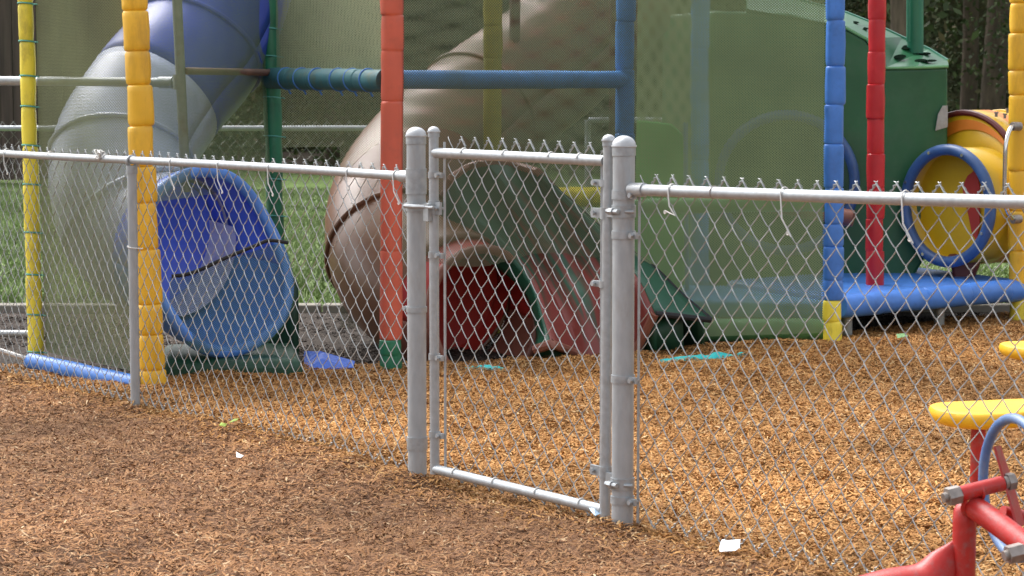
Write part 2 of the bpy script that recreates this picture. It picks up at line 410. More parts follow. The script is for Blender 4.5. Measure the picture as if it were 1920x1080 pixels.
# concrete kerb between lawn and bare ground
k = MB()
for i in range(9):
    k.box((-9.6 + i * 2.4, 14.05, -0.055), 2.385, 0.14, 0.14)
o = k.build("kerb", M['concrete'], smooth=False, bevel=0.01); o['kind'] = 'structure'

# loose wood chips
def chips(n, pick, lmin, lmax, wmin, wmax, tilt, zoff=0.0):
    Y = np.sqrt(rng.uniform(5.4 ** 2, 13.8 ** 2, n)); X = rng.uniform(-0.29, 0.29, n) * Y
    wd = (X - F0.x) * N.x + (Y - F0.y) * N.y
    keep = pick(X, Y, wd); X, Y = X[keep], Y[keep]; n = len(X)
    L = rng.uniform(lmin, lmax, n) * (0.6 + 0.7 * rng.random(n)); Wd = rng.uniform(wmin, wmax, n)
    yaw = rng.uniform(0, 2 * np.pi, n); pit = rng.normal(0, tilt, n); rol = rng.normal(0, tilt * 1.4, n)
    bend = rng.normal(0, 0.12, n) * L
    ca, sa, cp, sp = np.cos(yaw), np.sin(yaw), np.cos(pit), np.sin(pit)
    ax = np.stack([ca * cp, sa * cp, sp], -1)
    sd_ = np.stack([-sa, ca, np.zeros(n)], -1)
    nn = np.cross(ax, sd_)
    sr = sd_ * np.cos(rol)[:, None] + nn * np.sin(rol)[:, None]
    up = np.cross(ax, sr)
    c = np.stack([X, Y, hgt(X, Y) + zoff + np.abs(sp) * L * .35 + np.abs(np.sin(rol)) * Wd * .4 + 0.003], -1)
    V = []
    for u, wf, bz in ((-.5, .55, 0), (0, 1., 1), (.5, .45 , 0)):
        for sgn in (-.5, .5):
            V.append(c + ax * (L * u)[:, None] + sr * (Wd * wf * sgn)[:, None] + up * (bend * bz)[:, None])
    V = np.stack(V, 1).reshape(-1, 3)
    b = (np.arange(n) * 6)[:, None]
    Q = np.concatenate([b + np.array([[0, 1, 3, 2]]), b + np.array([[2, 3, 5, 4]])])
    return V, Q
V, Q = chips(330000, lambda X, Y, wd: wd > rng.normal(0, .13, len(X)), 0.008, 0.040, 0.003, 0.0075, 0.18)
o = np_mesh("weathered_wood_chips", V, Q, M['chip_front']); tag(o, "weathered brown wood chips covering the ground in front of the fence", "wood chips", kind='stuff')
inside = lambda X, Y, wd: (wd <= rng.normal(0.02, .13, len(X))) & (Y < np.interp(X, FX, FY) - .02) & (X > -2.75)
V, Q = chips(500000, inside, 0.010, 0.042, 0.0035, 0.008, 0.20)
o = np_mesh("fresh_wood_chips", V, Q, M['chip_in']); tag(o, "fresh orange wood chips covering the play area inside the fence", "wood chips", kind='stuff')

V, Q = chips(90000, lambda X, Y, wd: (wd < -.1) & (Y > np.interp(X, FX, FY)) & (Y < 13.95), 0.018, 0.045, 0.006, 0.014, 0.22, -0.036)
o = np_mesh("dark_wood_chips", V, Q, ramp_mat("old dark wood chips", [(0, (0.02, 0.015, 0.012)), (.6, (0.06, 0.045, 0.036)), (1, (0.17, 0.14, 0.12))], .9, True, .8, .25)); tag(o, "old dark wood chips on the bare ground between play frame and kerb", "wood chips", kind='stuff')

# grass blades on the lawn
def blades(n):
    Y = np.sqrt(rng.uniform(14.15 ** 2, 30 ** 2, n)); X = rng.uniform(-0.30, 0.30, n) * Y
    hh = rng.uniform(.03, .075, n); a = rng.uniform(0, 2 * np.pi, n); wv = .006 + .0004 * Y
    dx, dy = np.cos(a), np.sin(a); lean = rng.normal(0, .03, (n, 2))
    z0 = -0.03 + 0.02 * np.sin(X * .7) * np.cos(Y * .5)
    V = np.stack([np.stack([X - dx * wv, Y - dy * wv, z0], -1), np.stack([X + dx * wv, Y + dy * wv, z0], -1), np.stack([X + lean[:, 0], Y + lean[:, 1], z0 + hh], -1)], 1).reshape(-1, 3)
    return V, (np.arange(n) * 3)[:, None] + np.array([[0, 1, 2]])
V, Q = blades(120000)
o = np_mesh("grass", V, Q, M['blades']); tag(o, "short mown green grass of the lawn beyond the kerb", "grass", kind='stuff')

# ------------------------------------------------------------------ chain link fence
def wire_fabric(t0, t1, z0, z1, h=0.078, v=0.092, r=0.0017, d=0.0045, dep=-0.022, sides=5, jit=0.0016, zs=None, P=FP, barbs=True, seed=0, dz=lambda t: 0.0):
    """interlocked zigzag wires between t0 and t1; twisted barbs on top and bottom"""
    R = random.Random(seed); b = MB()
    nw = max(2, int(round((t1 - t0) / (h / 2)))); hw = (t1 - t0) / nw
    nj = int(round((z1 - z0) / (v / 2))); vh = (z1 - z0) / nj
    ph = R.uniform(0, 6)
    def wob(t, z): return jit * math.sin(7 * t + 5 * z + ph) * 1.5, jit * 2 * math.sin(4.3 * t - 6 * z + ph)
    for k in range(nw):
        xc = t0 + (k + .5) * hw; pts = []
        for j in range(nj + 1):
            s = 1 if (k + j) % 2 else -1
            t = xc + s * (hw / 2 + .0016); z = z1 - j * vh
            wt, wz = wob(t, z); jt, jz = R.uniform(-jit, jit) * .5, R.uniform(-jit, jit)
            t += wt + jt; z += wz + jz + dz(t)
            if j > 0:
                p0 = pts[-1]; dd = d if s > 0 else -d
                for f, bow in ((.14, .75), (.5, 1.0), (.86, .8)):
                    tz = p0[0] + (t - p0[0]) * (f + (.05 if s > 0 else -.05) * math.sin(2 * math.pi * f)); zz_ = p0[1] + (z - p0[1]) * f
                    pts.append((tz, zz_, dd * bow))
            pts.append((t, z, 0.0))
        b.tube([P(q[0], q[1], dep + q[2]) for q in pts], r, sides, False)
        if barbs:
            for top in (True, False):
                j = 0 if top else nj
                s = 1 if (k + j) % 2 else -1
                if s < 0: continue
                sg = 1 if top else -1
                t = xc + hw / 2; z = (z1 if top else z0) + dz(t)
                wt, wz = wob(t, z); t += wt; z += wz
                lz = vh * .62
                for q, (ta, tb) in enumerate(((t - hw * .62, t), (t + hw * .62, t))):
                    za = z - sg * lz; pts = []
                    for i in range(9):
                        f = i / 8; a = f * 13
                        pts.append(P(ta + (tb - ta) * f + .0024 * math.cos(a), za + (z - za) * f + .0022 * math.sin(a), dep + .0026 * math.sin(a)))
                    b.tube(pts, r * 1.05, 4, False)
                e1 = R.uniform(.001, .004)
                b.tube([P(t, z, dep), P(t - .006 - R.uniform(0, .004), z + sg * e1, dep + R.uniform(-.003, .003))], r * .9, 4, True)
                b.tube([P(t, z, dep), P(t + .006, z + sg * e1 * 1.1, dep + R.uniform(-.003, .003))], r * .9, 4, True)
    return b
def dome_cap(b, c, r, skirt, rise):
    """pressed cap: skirt, rim, dome"""
    prof = [(r + .0045, skirt), (r + .0055, skirt + .001), (r + .0055, skirt + .005)]
    prof += [((r + .003) * math.cos(a), skirt + .004 + rise * math.sin(a)) for a in [i * math.pi / 2 / 8 for i in range(9)]]
    rings = [[c + Vector((max(q, .0004) * math.cos(2 * math.pi * k / 24), max(q, .0004) * math.sin(2 * math.pi * k / 24), z)) for k in range(24)] for q, z in prof]
    b.ring_bridge(rings)
def cap(c, r, skirt, rise, parent):
    b = MB(); dome_cap(b, c, r, skirt, rise); o = b.build("post_cap", M['cap'], parent)
    b = MB(); b.tube([c, c + Vector((0, 0, skirt + .0005))], r + .0025, 24); b.build("cap_skirt", M['galv'], parent)
    return o
def post(b, t, z1, r, z0=-.25, lean=0.0):
    b.tube([FP(t, z0), FP(t + lean, z1)], r, 24)
def band(b, t, z, r, hh, tail=0.0, bolt=0.0):
    """brace band round a post, with ears along the fence (tail < 0 goes left)"""
    rings = [[FP(t, zq) + Vector((math.cos(2 * math.pi * k / 24) * q, math.sin(2 * math.pi * k / 24) * q, 0)) for k in range(24)] for q, zq in ((r, z - hh / 2), (r + .0035, z - hh / 2), (r + .0035, z + hh / 2), (r, z + hh / 2))]
    b.ring_bridge(rings, True, False, False)
    if tail:
        s = 1 if tail > 0 else -1
        b.box(FP(t + s * (r + abs(tail) / 2), z, .004), abs(tail), .011, hh * .85, (U, N, Vector((0, 0, 1))))
        p = FP(t + s * (r + abs(tail) * .6), z, 0)
        b.tube([p + N * .022, p - N * .016], .0042, 8)
        b.tube([p + N * .0225, p + N * .0155], .0085, 6)
def clip_tie(b, t, z, rr, long=0.0, side=1, hook=0.0):
    """a tie wire hooked over a rail at height z; may hang down loose"""
    pts = []
    for i in range(14):
        a = math.radians(-60 + i * 17.5)
        pts.append(FP(t + .012 * i / 13 * side, z + (rr + .003) * math.sin(a + 0.0), -(rr + .003) * math.cos(a)))
    pts = pts[::1]
    if long:
        q = pts[-1]
        pts += [FP(t + side * .02, z - rr - long * .5, rr + .004), FP(t + side * (.03 + long * .25), z - rr - long, rr + .002)]
        if hook: pts += [FP(t + side * (.03 + long * .25) - side * hook, z - rr - long + .012, rr + .002)]
    b.tube(pts, .0024, 6)
    if long:
        b.torus(pts[-1] + Vector((0, 0, -.004)), N, .0045, .0022, 10, 5)

tL, tGL, tGR, tR, tLP = FT(781), FT(814), FT(1136), FT(1169), FT(250)
zrailL = lambda px, py: TZ(px, py)[1]
# ---- left section
tEnd = -4.95
fl = thing("chain_link_fence", "longer chain link fence section left of the gate with a slim grey line post", "fence", FP(tL, 0), "chain link fence sections beside the gate")
b = MB(); post(b, tL, TZ(781, 262)[1], .0335)
gpL = b.build("end_post", M['post_paint'], fl)
cap(FP(tL, TZ(781, 270)[1]), .0335, .026, .03, gpL)
for py, hh in ((340, .09), (388, .03), (580, .02), (830, .045)):
    b = MB(); band(b, tL, TZ(781, py)[1], .0335, hh, -.028 if hh < .04 else 0); b.build("brace_band", M['galv'], gpL)
for i, (tp, px, top) in enumerate(((tLP, 250, 303), (tEnd, 0, 0))):
    zt = TZ(250, 303)[1]
    b = MB(); post(b, tp, zt - .018, .0205); lp = b.build("line_post", M['pipe_old'] if False else M['post_paint'], fl)
    b = MB()
    band(b, tp, zt - .035, .0205, .035)
    b.torus(FP(tp, zt, .0), U, .023, .006, 24, 8)
    b.build("loop_cap", M['galv'], lp)
zA, zB = TZ(0, 286)[1], TZ(765, 331)[1]
b = MB(); railpts = []
for i in range(13):
    f = i / 12; t = tEnd - .1 + (tL - .012 - tEnd + .1) * f
    railpts.append(FP(t, zA + (zB - zA) * f - .004 * math.sin(f * math.pi * 2)))
b.tube(railpts, .0165, 20)
b.tube([FP(tL - .095, zB), FP(tL - .034, zB)], .021, 20)       # rail end cup
b.build("top_rail", M['galv_white'], fl)
def dzL(t): return 0.0
b = wire_fabric(tEnd, tL - .045, .012, zB + .036, seed=1, dep=-.024)
b.build("wire_mesh", M['wire'], fl)
b = MB(); b.tube([FP(tL - .05, .02, -.024), FP(tL - .05, zB - .03, -.024)], .0045, 6); b.build("tension_bar", M['galv'], fl)
for px, lg, sd_ in ((16, .075, 1), (97, 0, 1), (200, 0, 1), (325, .085, 1), (414, .085, 1), (508, .08, 1), (655, .09, 1), (742, .075, 1)):
    b = MB(); t = FT(px); f = (t - tEnd + .1) / (tL - .012 - tEnd + .1)
    clip_tie(b, t, zA + (zB - zA) * f, .0165, lg, sd_); b.build("tie_wire", M['tie'], fl)
b = MB(); zc = TZ(250, 463)[1]
b.tube([FP(tLP - .024, zc + .004, .012), FP(tLP - .005, zc + .001, .024), FP(tLP + .02, zc - .002, .02), FP(tLP + .055, zc - .006, -.015), FP(tLP + .03, zc - .004, -.03)], .0024, 6)
b.build("tie_wire", M['tie'], fl)
# a crushed knot of tie wire on the rail
b = MB(); t = FT(196); f = (t - tEnd + .1) / (tL - .012 - tEnd + .1); z = zA + (zB - zA) * f
R_ = random.Random(4)
for q in range(7):
    pts = []
    for i in range(9):
        a = R_.uniform(0, 6.28); pts.append(FP(t + R_.uniform(-.028, .028), z + .008 + R_.uniform(-.016, .03), .012 + R_.uniform(-.014, .016)))
    b.tube(spline(pts, 3), .0021, 5)
b.build("wire_knot", M['tie'], fl)
# ---- right section
tE2 = 3.3
fr_ = thing("chain_link_fence", "chain link fence section right of the gate, in front of the yellow seats", "fence", FP(tR, 0), "chain link fence sections beside the gate")
b = MB(); post(b, tR, TZ(1169, 282)[1], .0345); gpR = b.build("end_post", M['post_paint'], fr_)
cap(FP(tR, TZ(1169, 292)[1]), .0345, .027, .032, gpR)
for py, hh, tl in ((365, .028, .028), (440, .024, .036), (710, .024, .036), (937, .024, .036)):
    b = MB(); band(b, tR, TZ(1169, py)[1], .0345, hh, tl); b.build("brace_band", M['galv'], gpR)
zC, zD = TZ(1190, 356)[1], TZ(1920, 378)[1]; tD = FT(1920)
zr = lambda t: zC + (zD - zC) * (t - tR) / (tD - tR)
b = MB(); b.tube([FP(t, zr(t) - .003 * math.sin((t - tR) * 1.6)) for t in np.linspace(tR + .012, tE2, 12)], .0175, 20)
b.tube([FP(tR + .035, zr(tR)), FP(tR + .1, zr(tR + .1))], .0215, 20)
b.build("top_rail", M['galv_white'], fr_)
b = wire_fabric(tR + .05, tE2, .012, TZ(1300, 336)[1], seed=2, dep=-.025, h=.0775, dz=lambda t: (zr(t) - zr(tR)) * .9)
b.build("wire_mesh", M['wire'], fr_)
b = MB(); b.tube([FP(tR + .052, .02, -.02), FP(tR + .052, zr(tR) - .01, -.02)], .0048, 6); b.build("tension_bar", M['galv'], fr_)
b = MB(); post(b, tE2 - .05, zr(tE2) - .0175, .0205); b.build("line_post", M['post_paint'], fr_)
for px, lg, hk in ((1256, .055, .045), (1466, .1, .012), (1692, .1, .012)):
    b = MB(); t = FT(px); clip_tie(b, t, zr(t), .0175, lg, 1, hk); b.build("tie_wire", M['tie'], fr_)
b = MB(); t = FT(1338); b.torus(FP(t, zr(t)), U, .0182, .0017, 24, 6); b.build("rail_joint", M['bolt'], fr_)
# ---- gate
gt = thing("chain_link_gate", "narrow silver chain link gate standing closed between its two capped posts", "gate", FP((tGL + tGR) / 2, .04))
zTL, zTR, zBL, zBR = TZ(830, 287)[1], TZ(1125, 301)[1], TZ(830, 883)[1], TZ(1122, 954)[1]
b = MB()
b.tube([FP(tGL, TZ(814, 888)[1]), FP(tGL, TZ(814, 255)[1])], .0172, 22)
b.tube([FP(tGR, TZ(1136, 977)[1]), FP(tGR + .012, TZ(1136, 270)[1])], .0178, 22)
b.tube([FP(tGL + .008, zTL), FP(tGR - .005, zTR)], .0172, 22)
b.tube([FP(tGL + .008, zBL), FP(tGR - .010, zBR)], .0172, 22)
gf = b.build("gate_frame", M['galv_white'], gt)
for t, px, py in ((tGL, 814, 257), (tGR + .012, 1138, 274)):
    cap(FP(t, TZ(px, py)[1]), .0178, .016, .017, gf)
b = wire_fabric(tGL + .05, tGR - .035, zBL - .035, zTL + .052, h=.0785, seed=5, dep=-.026, dz=lambda t: 0)
b.build("wire_mesh", M['wire'], gt)
for t, za, zb in ((tGL + .048, zBL - .0, zTL + .038), (tGR - .036, zBR - .01, zTR + .0)):
    b = MB(); b.tube([FP(t, za, -.012), FP(t, zb, -.012)], .0052, 6); b.build("tension_bar", M['galv_white'], gt)
for tt_, px, r_, tl, pys in ((tGL, 814, .0172, .04, (328, 478, 669, 814)), (tGR, 1136, .0178, -.042, (343, 533))):
    for py in pys:
        b = MB(); band(b, tt_, TZ(px, py)[1], r_, .022, tl); b.build("tension_band", M['galv'], gt)
for py, pz in ((400, 396), (885, 907)):                          # hinges on the right-hand post
    b = MB(); z1_, z2_ = TZ(1137, py)[1], TZ(1169, pz)[1]
    band(b, tGR + .003, z1_, .0178, .036, -.05)
    band(b, tR, z2_, .0345, .038, 0)
    b.box(FP((tGR + tR) / 2 - .008, (z1_ + z2_) / 2, .006), .028, .02, .03, (U, N, Vector((0, 0, 1))))
    q = FP(tR - .012, z2_, .042); b.tube([q - U * .02, q + U * .035], .0075, 8); b.tube([q - U * .006, q + U * .012], .012, 6)
    b.tube([FP(tR + .03, z2_ + .0, .02), FP(tR + .05, z2_, .0)], .006, 8)
    b.build("hinge", M['galv'], gt)
b = MB(); zl = TZ(814, 390)[1]                                   # fork latch reaching the left post
band(b, tGL, zl, .0172, .05, .03)
b.box(FP(tGL - .002, zl - .015, .026), .03, .016, .06, (U, N, Vector((0, 0, 1))))
q = FP(tGL, zl + .004)
b.tube([q + N * .03 - U * .01, q + N * .045 - U * .05, q + N * .045 - U * .115], .0075, 8)
b.tube([q - N * .03 - U * .01, q - N * .045 - U * .05, q - N * .045 - U * .115], .0075, 8)
b.tube([q + N * .03 - U * .012, q + N * .03 + U * .04], .006, 8)
b.build("latch", M['galv'], gt)
for a0, z0_, z1_, pxs in ((0, zTL, zTR, (868, 945, 1030, 1084)), (1, zBL, zBR, (850, 925, 1005, 1088))):
    for px in pxs:
        b = MB(); t = FT(px); f = (t - tGL) / (tGR - tGL); clip_tie(b, t, z0_ + (z1_ - z0_) * f, .0172, 0.0, 1); b.build("tie_wire", M['tie'], gt)

# ------------------------------------------------------------------ padded play frame
def pad_tube(b, p0, p1, r, seams, n=18, dip=.16, wob=.05, seed=0):
    """foam sleeve in segments between seams (fractions 0..1) along p0 -> p1"""
    R = random.Random(seed); p0, p1 = Vector(p0), Vector(p1); d = p1 - p0; a, c = basis(d)
    cuts = [0] + [s for s in sorted(seams) if 0.005 < s < .995] + [1]
    L = d.length; rings = []
    for i in range(len(cuts) - 1):
        s0, s1 = cuts[i], cuts[i + 1]; off = (a * R.uniform(-1, 1) + c * R.uniform(-1, 1)) * r * wob * 1.4; q = 1 + R.uniform(-wob, wob)
        g_ = min(.012 / L, (s1 - s0) * .2)
        for f, k in ((0.0, 1 - dip), (g_ * .35, 1 - dip * .45), (g_, .985), (g_ * 2.6, 1.0), ((s1 - s0) * .5, 1.015), ((s1 - s0) - g_ * 2.6, 1.0), ((s1 - s0) - g_, .985), ((s1 - s0) - g_ * .35, 1 - dip * .45)):
            rings.append((s0 + f, k * q, off))
    rings.append((1.0, 1 - dip, Vector((0, 0, 0))))
    out = []
    for s, k, off in rings:
        cc = p0 + d * s + off
        ring = []
        for j in range(n):
            q = 2 * math.pi * j / n
            e = r * k * (1 + .022 * math.sin(2 * q + s * L * 23 + seed) + .016 * math.sin(3 * q - s * L * 41 + 2 * seed) + R.uniform(-.007, .007))
            ring.append(cc + a * (math.cos(q) * e) + c * (math.sin(q) * e))
        out.append(ring)
    b.ring_bridge(out)
def py_frac(Y, p0, p1, pys, px=0):
    out = []
    for py in pys:
        z = W(960, py, Y).z; out.append((z - p0.z) / (p1.z - p0.z))
    return out
def pad_post(fr, x0, y0, xt, Y, r, pys, m, label=None, ztop=2.45, Yt=None, zb=None, seed=0, dip=.16):
    """x0,y0: foot in the photo; xt: where it leaves the photo's top edge"""
    p0 = W(x0, y0, Y); p0.z = min(p0.z, 0) - .03 if zb is None else zb
    q = W(xt, 0, Yt or Y); d = q - p0; p1 = p0 + d * ((ztop - p0.z) / d.z)
    b = MB(); zspan = list(pys)
    fr_s = py_frac(Y, p0, p1, zspan)
    last = fr_s[-1] if fr_s else .9
    top = max(fr_s) if fr_s else .5
    step = .075
    while top + step < .98: top += step; fr_s.append(top)
    pad_tube(b, p0, p1, r, fr_s, seed=seed, dip=dip)
    o = b.build("padded_post", m, fr)
    if label: o['label'] = label
    return o, p0, p1
pf = thing("play_frame", "tall soft play frame of colourful padded posts, nets and blue deck", "climbing frame", (0.2, 12.0, 0))
YFo, YF0, YF1 = pad_post(pf, 287, 722, 253, 10.3, .060, (693, 627, 570, 467, 380, 312, 236, 159, 96, 20), M['pad_yellow'], "amber yellow padded post behind the slim line post", seed=1)
YLo, YL0, YL1 = pad_post(pf, 68, 680, 48, 11.15, .0385, (660, 590, 515, 436, 346, 273, 200, 143, 78, 7), M['pad_lemon'], "lemon yellow padded post with turquoise ties at the far left", seed=2)
RFo, RF0, RF1 = pad_post(pf, 733, 640, 735, 10.99, .057, (470, 190, 95), M['pad_salmon'], "faded red padded post with a green foot", zb=W(733, 636, 10.99).z, seed=3, dip=.07)
b = MB(); pad_tube(b, Vector((RF0.x, RF0.y, -.05)), RF0 - Vector((0, 0, .001)), .0555, [.62], seed=9, dip=.04); b.build("post_foot", M['pad_green'], RFo)
BMo, BM0, BM1 = pad_post(pf, 1167, 645, 1173, 12.0, .052, (600, 430, 250, 130, 40), M['pad_blue_dull'], "dull blue padded post behind the net", seed=4, dip=.07)
BRo, BR0, BR1 = pad_post(pf, 1561, 560, 1567, 12.1, .054, (525, 462, 420, 352, 270, 196, 124, 38), M['pad_blue'], "bright blue padded post standing on a yellow foot", zb=W(1561, 562, 12.1).z, seed=5, dip=.13)
b = MB(); pad_tube(b, Vector((BR0.x, BR0.y, -.06)), BR0 - Vector((0, 0, .002)), .052, [.6], seed=8, dip=.12); b.build("post_foot", M['pad_lemon'], BRo)
YRo, YR0, YR1 = pad_post(pf, 1912, 520, 1912, 13.2, .062, (470, 395, 320, 235, 178, 132, 62), M['pad_yellow'], "amber yellow padded post at the far right", zb=W(1912, 560, 13.2).z, seed=6)
b = MB(); pad_tube(b, Vector((YR0.x, YR0.y, -.06)), YR0 - Vector((0, 0, .002)), .058, [], seed=8, dip=.1); b.build("post_foot", M['pad_lemon'], YRo)
GBo, GB0, GB1 = pad_post(pf, 523, 641, 505, 12.1, .047, (560, 490, 405, 336, 256, 183, 106, 54), M['pad_green'], "green padded post with turquoise ties behind the blue slide", seed=7, dip=.08)
BYo, BY0, BY1 = pad_post(pf, 922, 620, 925, 12.75, .053, (500, 300, 110), M['pad_olive'], "lemon padded post seen through the net", seed=10, dip=.07)
BBo, BB0, BB1 = pad_post(pf, 1312, 600, 1312, 13.3, .055, (480, 300, 150), M['pad_blue_dull'], "dim blue padded post seen through the right net", seed=11, dip=.07)
DZ = .235                                                          # deck height
RBo, RB0, RB1 = pad_post(pf, 1640, 545, 1644, 12.95, .051, (470, 410, 352, 288, 222, 158, 97, 37), M['pad_red'], "bright red padded post standing on the blue deck", zb=DZ - .05, seed=12, dip=.05)
for px in (966, 1152):
    b = MB(); p0 = W(px, 300, 13.4); p0.z = -.05; q = W(px, 0, 13.4); q.z = 2.4; pad_tube(b, p0, q, .032, [.3, .5, .7], seed=px, dip=.05); b.build("padded_post", M['tube_maroon'], pf)
# corded ties round posts
for (o_, a_, c_, Y, r, pys, m) in ((YLo, YL0, YL1, 11.15, .0400, (660, 590, 515, 436, 346, 273, 200, 143, 78, 7), 'cord'), (GBo, GB0, GB1, 12.1, .0485, (560, 490, 405, 336, 256, 183, 106, 54), 'cord')):
    for s in py_frac(Y, a_, c_, pys):
        b = MB(); c = a_ + (c_ - a_) * s; b.torus(c, (.06, .1, 1), r * .97, .0042, 22, 6)
        e = c + Vector((r, -.01, 0)); b.tube([e, e + Vector((.022, -.01, -.004))], .003, 5)
        b.build("cord_tie", M[m], o_)
# padded beams
def beam(p0, p1, r, m, n=6, seed=0, ties=None, dip=.05):
    b = MB(); pad_tube(b, p0, p1, r, [(i + 1) / n for i in range(n - 1)], seed=seed, dip=dip, wob=.02)
    o = b.build("padded_beam", m, pf); return o
g1 = beam(W(507, 147, 12.06), W(722, 151, 11.05), .056, M['pad_teal'], 5, 1, dip=.03)
p0, p1 = W(507, 147, 12.06), W(722, 151, 11.05)
for s in (.16, .3, .44, .62, .74, .87):
    b = MB(); c = p0 + (p1 - p0) * s; b.torus(c, (p1 - p0).normalized() + Vector((0, 0, .12)), .0575, .0042, 24, 6)
    q = c + Vector((.008, -.02, -.06)); b.tube([q, q + Vector((.012, -.01, -.02))], .005, 5); b.build("cord_tie", M['cord_blue'], g1)
beam(W(748, 150, 11.05), W(1172, 149, 12.0), .047, M['pad_blue_dull'], 4, 2, dip=.03)
beam(W(975, 370, 12.85), W(1312, 368, 13.3), .06, M['pad_lemon'], 4, 3)
beam(W(1167, 387, 12.1), W(1555, 382, 12.15), .042, M['pad_pale'], 4, 4)
beam(W(1180, 338, 13.6), W(1600, 410, 13.2), .05, M['slide_pink'], 3, 6)
fb = beam(W(1215, 620, 12.16), W(1548, 617, 12.24), .062, M['pad_pale'], 4, 7)
beam(W(58, 678, 10.95), W(262, 722, 10.28), .043, M['pad_blue'], 2, 8, dip=.03)
beam(YF1 - Vector((0, 0, .1)), RF1 - Vector((0, 0, .1)), .045, M['pad_blue'], 5, 9)
beam(RF1 - Vector((0, 0, .1)), BM1 - Vector((0, 0, .1)), .045, M['pad_green'], 5, 10)
beam(BM1 - Vector((0, 0, .1)), BR1 - Vector((0, 0, .1)), .045, M['pad_red'], 5, 11)
beam(BR1 - Vector((0, 0, .1)), YR1 - Vector((0, 0, .1)), .045, M['pad_yellow'], 5, 12)
beam(YL1 - Vector((0, 0, .1)), YF1 - Vector((0, 0, .1)), .04, M['pad_green'], 5, 13)
# deck
dk0, dk1 = W(1572, 566, 12.22), W(1930, 553, 13.25)
bk0 = dk0 + Vector((-.52, 1.05, 0)); bk1 = dk1 + Vector((-.52, 1.05, 0))
b = MB(); zt = DZ
lf = Vector((BM0.x + .18, BM0.y + .42, 0))
lb = lf + Vector((-.40, .9, 0))
b.poly_prism([Vector((p.x, p.y, zt - .10)) for p in (dk0, dk1, bk1, bk0)], (0, 0, .10))
dk = b.build("deck", M['pad_blue'], pf, smooth=False, bevel=.03)
b = MB(); b.poly_prism([Vector((p.x, p.y, zt - .13)) for p in (lf, BR0 + Vector((-.12, .16, 0)), dk0 + Vector((-.01, .02, 0)), bk0 + Vector((-.01, 0, 0)), lb)], (0, 0, .10)); b.build("deck", M['pad_blue_dull'], pf, smooth=False, bevel=.03)
b = MB(); pad_tube(b, Vector((dk0.x, dk0.y, zt - .055)), Vector((dk1.x, dk1.y, zt - .055)), .066, [.2, .42, .64, .86], seed=3, dip=.05); b.build("deck_roll", M['pad_blue'], dk)
b = MB()
for f in (.03, .5, .97):
    for (p, q) in ((dk0, dk1), (bk0, bk1)):
        b = MB(); c = p + (q - p) * f; b.tube([(c.x + .03, c.y + .1, -.1), (c.x + .03, c.y + .1, zt - .09)], .03, 12); b.build("deck_leg", M['pipe_old'], dk)
# galvanised inner pipes
b = MB(); b.tube([W(331, 0, 11.0) + Vector((-.005, 0, .6)), W(332, 0, 11.0), W(346, 305, 11.0), W(349, 360, 11.0)], .0245, 14); b.tube([W(336, 140, 11.0), W(337, 168, 11.0)], .031, 14); b.build("steel_upright", M['pipe_old'], pf)
b = MB(); b.tube([W(-160, 150, 11.6), W(336, 155, 11.05)], .024, 14); b.tube([W(300, 154.6, 11.09), W(325, 154.9, 11.06)], .030, 14); b.build("steel_rail", M['galv'], pf)
b = MB(); b.tube([W(345, 133, 11.0), W(505, 136, 12.0)], .018, 12); b.build("steel_rail", M['pipe_rust'], pf)
b = MB(); b.tube([W(-160, 624, 11.6), W(70, 626, 11.35)], .018, 12); b.build("low_rail", M['galv'], pf)
b = MB()
pts = spline([W(-120, 620, 11.0), W(0, 657, 10.95), W(35, 668, 10.93), W(62, 676, 10.93)], 6); b.tube(pts, .012, 8); b.build("rope", M['tie'], pf)

# nets: real knotted cord, four cords round every mesh
def net(corners, h, v, wd, cross=False, clip=None, sag=0.0, parent=pf, name="net", m=None):
    """corners: bottom-left, bottom-right, top-right, top-left"""
    A, B, Cc, D = [np.array(c, float) for c in corners]
    Lx = (np.linalg.norm(B - A) + np.linalg.norm(Cc - D)) / 2; Lz = (np.linalg.norm(D - A) + np.linalg.norm(Cc - B)) / 2
    nx, nz = int(Lx / h), int(Lz / v)
    i, j = np.meshgrid(np.arange(2 * nx), np.arange(2 * nz), indexing='ij')
    ok = ((i + j) % 2 == 0); i, j = i[ok], j[ok]
    segs = []
    for di in (1, -1):
        i2, j2 = i + di, j + 1
        g_ = (i2 >= 0) & (i2 <= 2 * nx) & (j2 <= 2 * nz)
        segs.append(np.stack([i[g_], j[g_], i2[g_], j2[g_]], -1))
    sg = np.concatenate(segs).astype(float)
    u0, v0, u1, v1 = sg[:, 0] / (2 * nx), sg[:, 1] / (2 * nz), sg[:, 2] / (2 * nx), sg[:, 3] / (2 * nz)
    nrm = np.cross(B - A, D - A); nrm /= np.linalg.norm(nrm)
    def pos(u, q):
        u_, q_ = u[:, None], q[:, None]
        p = (A * (1 - u_) + B * u_) * (1 - q_) + (D * (1 - u_) + Cc * u_) * q_
        s = sag * np.sin(np.pi * u) * (0.7 + .3 * np.sin(5 * q)) + 0.006 * np.sin(9 * u + 4 * q) * (sag > 0)
        return p + nrm * s[:, None]
    P0, P1 = pos(u0, v0), pos(u1, v1)
    if clip is not None:
        c = (P0 + P1) / 2; kp = clip(c); P0, P1 = P0[kp], P1[kp]
    d = P1 - P0; d /= np.linalg.norm(d, axis=1)[:, None]
    sd_ = np.cross(d, nrm) * wd / 2; n = len(P0)
    V = np.stack([P0 - sd_, P0 + sd_, P1 + sd_, P1 - sd_], 1)
    if cross:
        nn = nrm[None] * np.full((n, 1), wd / 2 * .9)
        V = np.concatenate([V, np.stack([P0 - nn, P0 + nn, P1 + nn, P1 - nn], 1)])
    V = V.reshape(-1, 3); Q = np.arange(len(V)).reshape(-1, 4)
    return np_mesh(name, V, Q, m or M['net'], parent)
def up(p, z): return Vector((p.x, p.y, z))
